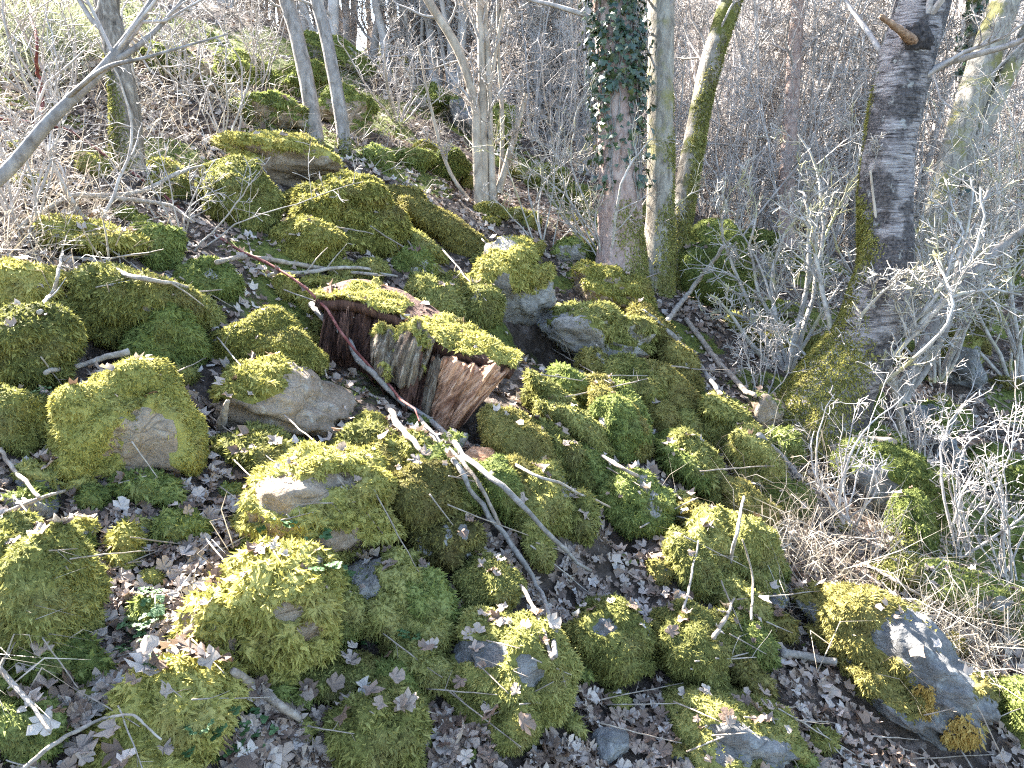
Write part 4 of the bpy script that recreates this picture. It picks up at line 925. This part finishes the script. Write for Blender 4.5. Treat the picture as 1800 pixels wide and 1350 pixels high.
# ------------------------------------------------------------------ fallen sticks and canes
def stick(label, pts, wpx, mat, off=.03, name='stick', free=None, group=None, twigs=0, seed=0):
    """pts in photo pixels, laid on whatever lies there"""
    H = [hit(x, y) for x, y in pts]; ds = [depth(h) for h in H]
    if free: ds = [d+f for d, f in zip(ds, free)]
    P = [W(x, y, d-off) for (x, y), d in zip(pts, ds)]; dm = float(np.mean(ds))
    PP = smooth_path(P, 24) if len(P) > 2 else smooth_path(P, 24)
    nr_, ns_ = (10, 5) if group else (24, 8); PP = smooth_path(PP, nr_)
    g = np.random.default_rng(seed+abs(int(pts[0][0]))); PP = PP+np.cumsum(g.normal(0, .0035, PP.shape), 0)*np.linalg.norm(PP[-1]-PP[0])
    r = np.interp(np.linspace(0, 1, nr_), np.linspace(0, 1, len(wpx)), wpx)*dm/FPX/2
    ends = nrm(PP[-1]-PP[0])*.25*r.mean(); PC = np.concatenate([[PP[0]-ends], PP, [PP[-1]+ends]]); RC = np.concatenate([[r[0]*.04], r, [r[-1]*.04]])
    V, F, D = tubes(PC[None], RC[None], ns_); V = V+D*(np.repeat(RC, ns_)*.22*noise(V*28, seed))[:, None]
    c = PP[0]; parts = [(V, F)]
    if twigs:
        lv = grow(PP[None], r[None], (twigs,), (.25,), (.6,), 1, g=g, up=.05, wander=.08); parts.append(tubes(lv[0][0], lv[0][1], 4)[:2])
    V, F = cat(parts); caps = None
    o = obj(name, mesh(name, V-c, F, mat), loc=c); TRI[0] += 2*len(F)
    return tag(o, label, 'stick' if name == 'stick' else 'cane', group)
stick('long straight grey stick lying past the stump down the slope', [(545, 535), (650, 645), (760, 748), (830, 830), (930, 920), (1042, 1020)], (13, 12, 10, 9, 8, 5), STICK_G, .05, free=[0, -.05, 0, 0, 0, 0])
stick('second grey stick ending in the leaf gully', [(735, 735), (800, 815), (850, 890), (905, 975), (945, 1050), (962, 1140)], (9, 9, 9, 9, 9, 7), STICK_G, .04)
stick('thin stick forking from the crossed sticks', [(790, 790), (850, 850), (905, 955)], (8, 7, 6), STICK, .05)
stick('knobbly pale stick end pointing at the leaves', [(915, 1030), (945, 1085), (965, 1155)], (8, 8, 7), STICK, .03)
stick('red bramble cane arching down from the upper left', [(0, 212), (120, 230), (230, 290), (330, 370), (420, 430), (520, 500), (600, 610), (690, 705), (745, 780)], (5, 6, 6, 6, 5, 5, 4, 4, 2), CANE, .07, name='bramble_cane')
stick('upright red cane in the upper left corner', [(68, 220), (55, 140), (45, 60), (35, -30)], (6, 6, 5, 4), CANE, .1, name='bramble_cane', free=[0, -.3, -.8, -1.2])
stick('short bleached stick over the black hollow', [(80, 655), (150, 640), (226, 619)], (8, 10, 13), STICK_P, .05)
stick('mossy brown stick lying along the stump foot', [(615, 678), (680, 712), (720, 760), (745, 800)], (9, 12, 11, 8), STICK, .03)
stick('bleached pole leaning by the tall dark green boulder', [(1166, 572), (1200, 520), (1262, 432)], (9, 9, 7), STICK_P, .04, free=[0, -.15, -.35], twigs=2)
stick('brown pole sliding down right of the moss ribs', [(1130, 548), (1180, 590), (1225, 640), (1265, 690)], (10, 11, 10, 7), STICK_G, .05)
stick('grey pole beside the brown pole', [(1205, 560), (1250, 620), (1300, 680), (1325, 700)], (11, 11, 10, 7), STICK, .06)
stick('straight thin board-like pole left of the flat grey face', [(1335, 765), (1375, 805), (1410, 842)], (11, 12, 11), STICK_G, .05)
stick('upright dry stalk in front of the moss ridge', [(1285, 990), (1300, 930), (1312, 875)], (6, 6, 5), STICK_P, .05, free=[0, -.1, -.25])
stick('thin upright twig before the dark pebble', [(1322, 1090), (1325, 1020), (1310, 950)], (5, 4, 3), STICK, .05, free=[0, -.1, -.2])
stick('lichened stub lying against the grey boulder', [(1375, 1148), (1420, 1154), (1472, 1162)], (15, 14, 13), STICK_G, .05)
stick('pale brown branch across the leaf gully', [(1058, 802), (1110, 832), (1165, 855), (1200, 880)], (7, 7, 6, 4), STICK, .03)
stick('slender cane bridging from stump to the gully', [(770, 762), (840, 785), (920, 825), (1000, 860), (1080, 895)], (5, 5, 5, 4, 3), STICK_P, .07)
stick('gnarled mossy branch under the ragged yellow boulder', [(410, 1180), (450, 1205), (490, 1235), (530, 1265)], (13, 17, 16, 11), STICK, .03)
stick('short root stub poking out of the dark hollow', [(388, 752), (392, 735), (400, 706)], (18, 15, 8), STICK, .06)
stick('pale arched branch over the wide moss boulder', [(110, 455), (170, 460), (230, 490), (290, 502), (350, 520)], (6, 8, 8, 7, 5), STICK_P, .05, twigs=4)
stick('forked bleached twig at the left over moss', [(70, 550), (90, 520), (100, 480), (108, 440)], (7, 7, 6, 4), STICK_P, .04, free=[0, -.05, -.1, -.1], twigs=5)
stick('long pale branch from grass to the dark mossy boulder', [(150, 345), (240, 330), (310, 300), (380, 275)], (7, 8, 7, 5), STICK_P, .15, twigs=4)
stick('bent pale branch lying above the moss bed', [(30, 400), (120, 350), (200, 352), (290, 365), (345, 395)], (8, 9, 9, 8, 5), STICK_P, .12, twigs=5)
stick('brown branch lying above the yellow moss plug', [(380, 462), (430, 450), (490, 458), (570, 470), (660, 480)], (8, 9, 9, 8, 6), STICK, .05, twigs=4)
stick('grey branch reaching the stump moss', [(470, 485), (540, 478), (620, 470), (700, 488)], (6, 7, 6, 4), STICK_P, .05, twigs=3)
stick('straw-pale stick in the lower left corner', [(-10, 1165), (40, 1215), (90, 1275)], (10, 9, 6), STICK_P, .06)
stick('curved bleached twig at the bottom left corner', [(40, 1352), (90, 1310), (140, 1280), (190, 1255)], (8, 8, 7, 5), STICK_P, .05)
stick('thin twig crossing the bottom left boulder', [(180, 1262), (230, 1258), (280, 1300)], (5, 5, 3), STICK_P, .04)
stick('twisted stick left of the bare blue stone', [(0, 790), (30, 830), (70, 880)], (9, 8, 6), STICK, .04)
stick('long twig by the grey stone at the left edge', [(0, 905), (60, 880), (115, 865)], (7, 7, 5), STICK, .04)
stick('pale rod on the grey boulder lower bank', [(1520, 990), (1570, 1020), (1640, 1060)], (6, 6, 4), STICK_P, .05)
stick('thick mossy log lying behind the cherry foot', [(1460, 790), (1510, 772), (1560, 775), (1590, 780)], (14, 15, 14, 10), STICK, .04)
stick('pale straight stick at the picture bottom middle', [(1200, 1070), (1215, 1010), (1230, 950)], (4, 4, 3), STICK_P, .04)
stick('short brown stick by the mossy slab', [(1255, 1120), (1275, 1085), (1290, 1050)], (8, 7, 5), STICK, .04)
sg = np.random.default_rng(61)
for k in range(170):
    px = sg.uniform(0, 1800); py = sg.uniform(330, 1345)
    if py < 330+max(0, px-900)*.28 or (520 < px < 930 and 470 < py < 800): continue
    a = sg.uniform(-.5, 1.2); L = sg.uniform(40, 170); dx, dy = math.cos(a)*L, math.sin(a)*L
    stick('thin dry twig dropped among leaves and moss', [(px, py), (px+dx, py+dy)], (3.0, 2.6, 1.6), [STICK, STICK, STICK_P][int(sg.integers(0, 3))], .02, group='thin twigs scattered over the slope', twigs=int(sg.integers(0, 3)), seed=k)

# ------------------------------------------------------------------ grasses
def blades(P, L, wd, lean, g, mat, name, label, flop=.5):
    n = len(P); d = nrm(np.stack([g.normal(lean[0], .55, n), g.normal(lean[1], .55, n), g.uniform(.35, 1.2, n)], 1)); L = L*g.uniform(.5, 1.3, n)
    s = nrm(np.cross(d, g.normal(size=(n, 3))))*wd[:, None]
    p1 = P+d*(L*.5)[:, None]; d2 = nrm(d+np.stack([g.normal(lean[0], .4, n), g.normal(lean[1], .4, n), -g.uniform(.2, 1.2, n)*flop], 1)); p2 = p1+d2*(L*.5)[:, None]
    V = np.stack([P-s, P+s, p1+s*.8, p1-s*.8, p2], 1).reshape(-1, 3); b = np.arange(n)[:, None]*5
    F = np.concatenate([b+np.array([[0, 1, 2]]), b+np.array([[0, 2, 3]]), b+np.array([[3, 2, 4]])]); TRI[0] += len(F)
    o = obj(name, mesh(name, V, F, mat)); return tag(o, label, 'grass', kind='stuff')
def grass_patch(polys, n, seed, wmul=1.0, Lm=(.3, .3)):
    g = np.random.default_rng(seed); out = []
    for _ in range(n):
        q = polys[int(g.integers(0, len(polys)))]; p = at(g.normal(q[0], q[2]), g.normal(q[1], q[3])); out.append(p)
    return np.array(out), g
P, g = grass_patch([(1480, 960, 90, 60), (1560, 1010, 90, 40), (1660, 1130, 80, 30), (1400, 860, 60, 50), (1750, 1120, 60, 40), (1380, 990, 50, 50)], 340, 1)
P = np.repeat(P, 5, 0)+g.normal(0, .05, (len(P)*5, 3)); blades(P, np.full(len(P), .42), np.full(len(P), .0022), (-.3, -.25), g, GRASS, 'dry_grass', 'tangled pale dead grass around the right-hand moss stones', .9)
P, g = grass_patch([(80, 190, 120, 40), (300, 200, 120, 60), (150, 330, 140, 60), (60, 400, 70, 60), (420, 190, 90, 50), (620, 170, 120, 60), (700, 240, 80, 50), (250, 100, 150, 40)], 560, 2)
P = np.repeat(P, 6, 0)+g.normal(0, .08, (len(P)*6, 3)); blades(P, np.full(len(P), .27), np.full(len(P), .0026), (.45, -.2), g, GRASS, 'dry_grass', 'bleached dead grass hanging over the upper left bank', .8)
P, g = grass_patch([(40, 70, 60, 50), (120, 60, 60, 40)], 450, 3)
P = np.repeat(P, 6, 0)+g.normal(0, .1, (len(P)*6, 3)); blades(P, np.full(len(P), .25), np.full(len(P), .004), (.2, 0), g, GRASSG, 'meadow_grass', 'sunlit green grass on the hilltop at upper left corner', .5)
P, g = grass_patch([(40, 1240, 50, 40), (20, 1180, 30, 30), (330, 1010, 60, 40), (1300, 830, 80, 50)], 24, 4)
P = np.repeat(P, 4, 0)+g.normal(0, .03, (len(P)*4, 3)); blades(P, np.full(len(P), .26), np.full(len(P), .0022), (.5, -.2), g, GRASS, 'dry_grass', 'few straw stalks lying at the lower left corner', 1.0)

# ------------------------------------------------------------------ small green herbs
def herb_mesh(seed):
    g = np.random.default_rng(seed); parts = []
    for k in range(int(g.integers(4, 7))):
        a = g.uniform(0, 6.28); L = g.uniform(.03, .06); tip = np.array([math.cos(a)*L, math.sin(a)*L, g.uniform(.02, .05)])
        V, F, _ = tubes(np.array([[[0, 0, -.01], tip*.55+[0, 0, .012], tip]]), np.full((1, 3), .0012), 3); parts.append((V, q2t(F)))
        for m in range(3):
            b = a+(m-1)*1.5; c = tip+np.array([math.cos(b), math.sin(b), .1])*.013; q = np.linspace(0, 2*math.pi, 7)[:-1]
            V = np.concatenate([[c+[0, 0, -.002]], c+np.stack([np.cos(q)*.012, np.sin(q)*.012, .003*np.cos(2*q)], 1)]); parts.append((V, np.array([(0, 1+i, 1+(i+1) % 6) for i in range(6)])))
    return mesh('herb', *cat(parts), HERB)
HM = [herb_mesh(k) for k in range(5)]; hg = np.random.default_rng(71)
for cx, cy, n, sx, sy in [(400, 1305, 14, 35, 28), (500, 935, 3, 30, 12), (565, 1000, 4, 15, 25), (250, 1150, 5, 30, 25), (260, 1080, 3, 20, 15), (640, 1120, 3, 60, 30), (80, 690, 2, 10, 10)]:
    for k in range(n):
        p = hit(hg.normal(cx, sx), min(hg.normal(cy, sy), 1340)); o = obj('herb', HM[int(hg.integers(0, 5))], loc=p); s = hg.uniform(.45, .8); o.scale = (s, s, s); o.rotation_euler = (hg.normal(0, .2), hg.normal(0, .2), hg.uniform(0, 6))
        tag(o, 'small fresh green seedling with round leaflets among dead leaves', 'herb', 'green seedlings in the leaf litter')
print('TRIS', TRI[0], 'stones', nf, 'spots', len(spots), 'solo', len(solo), 'thicket', nt_)
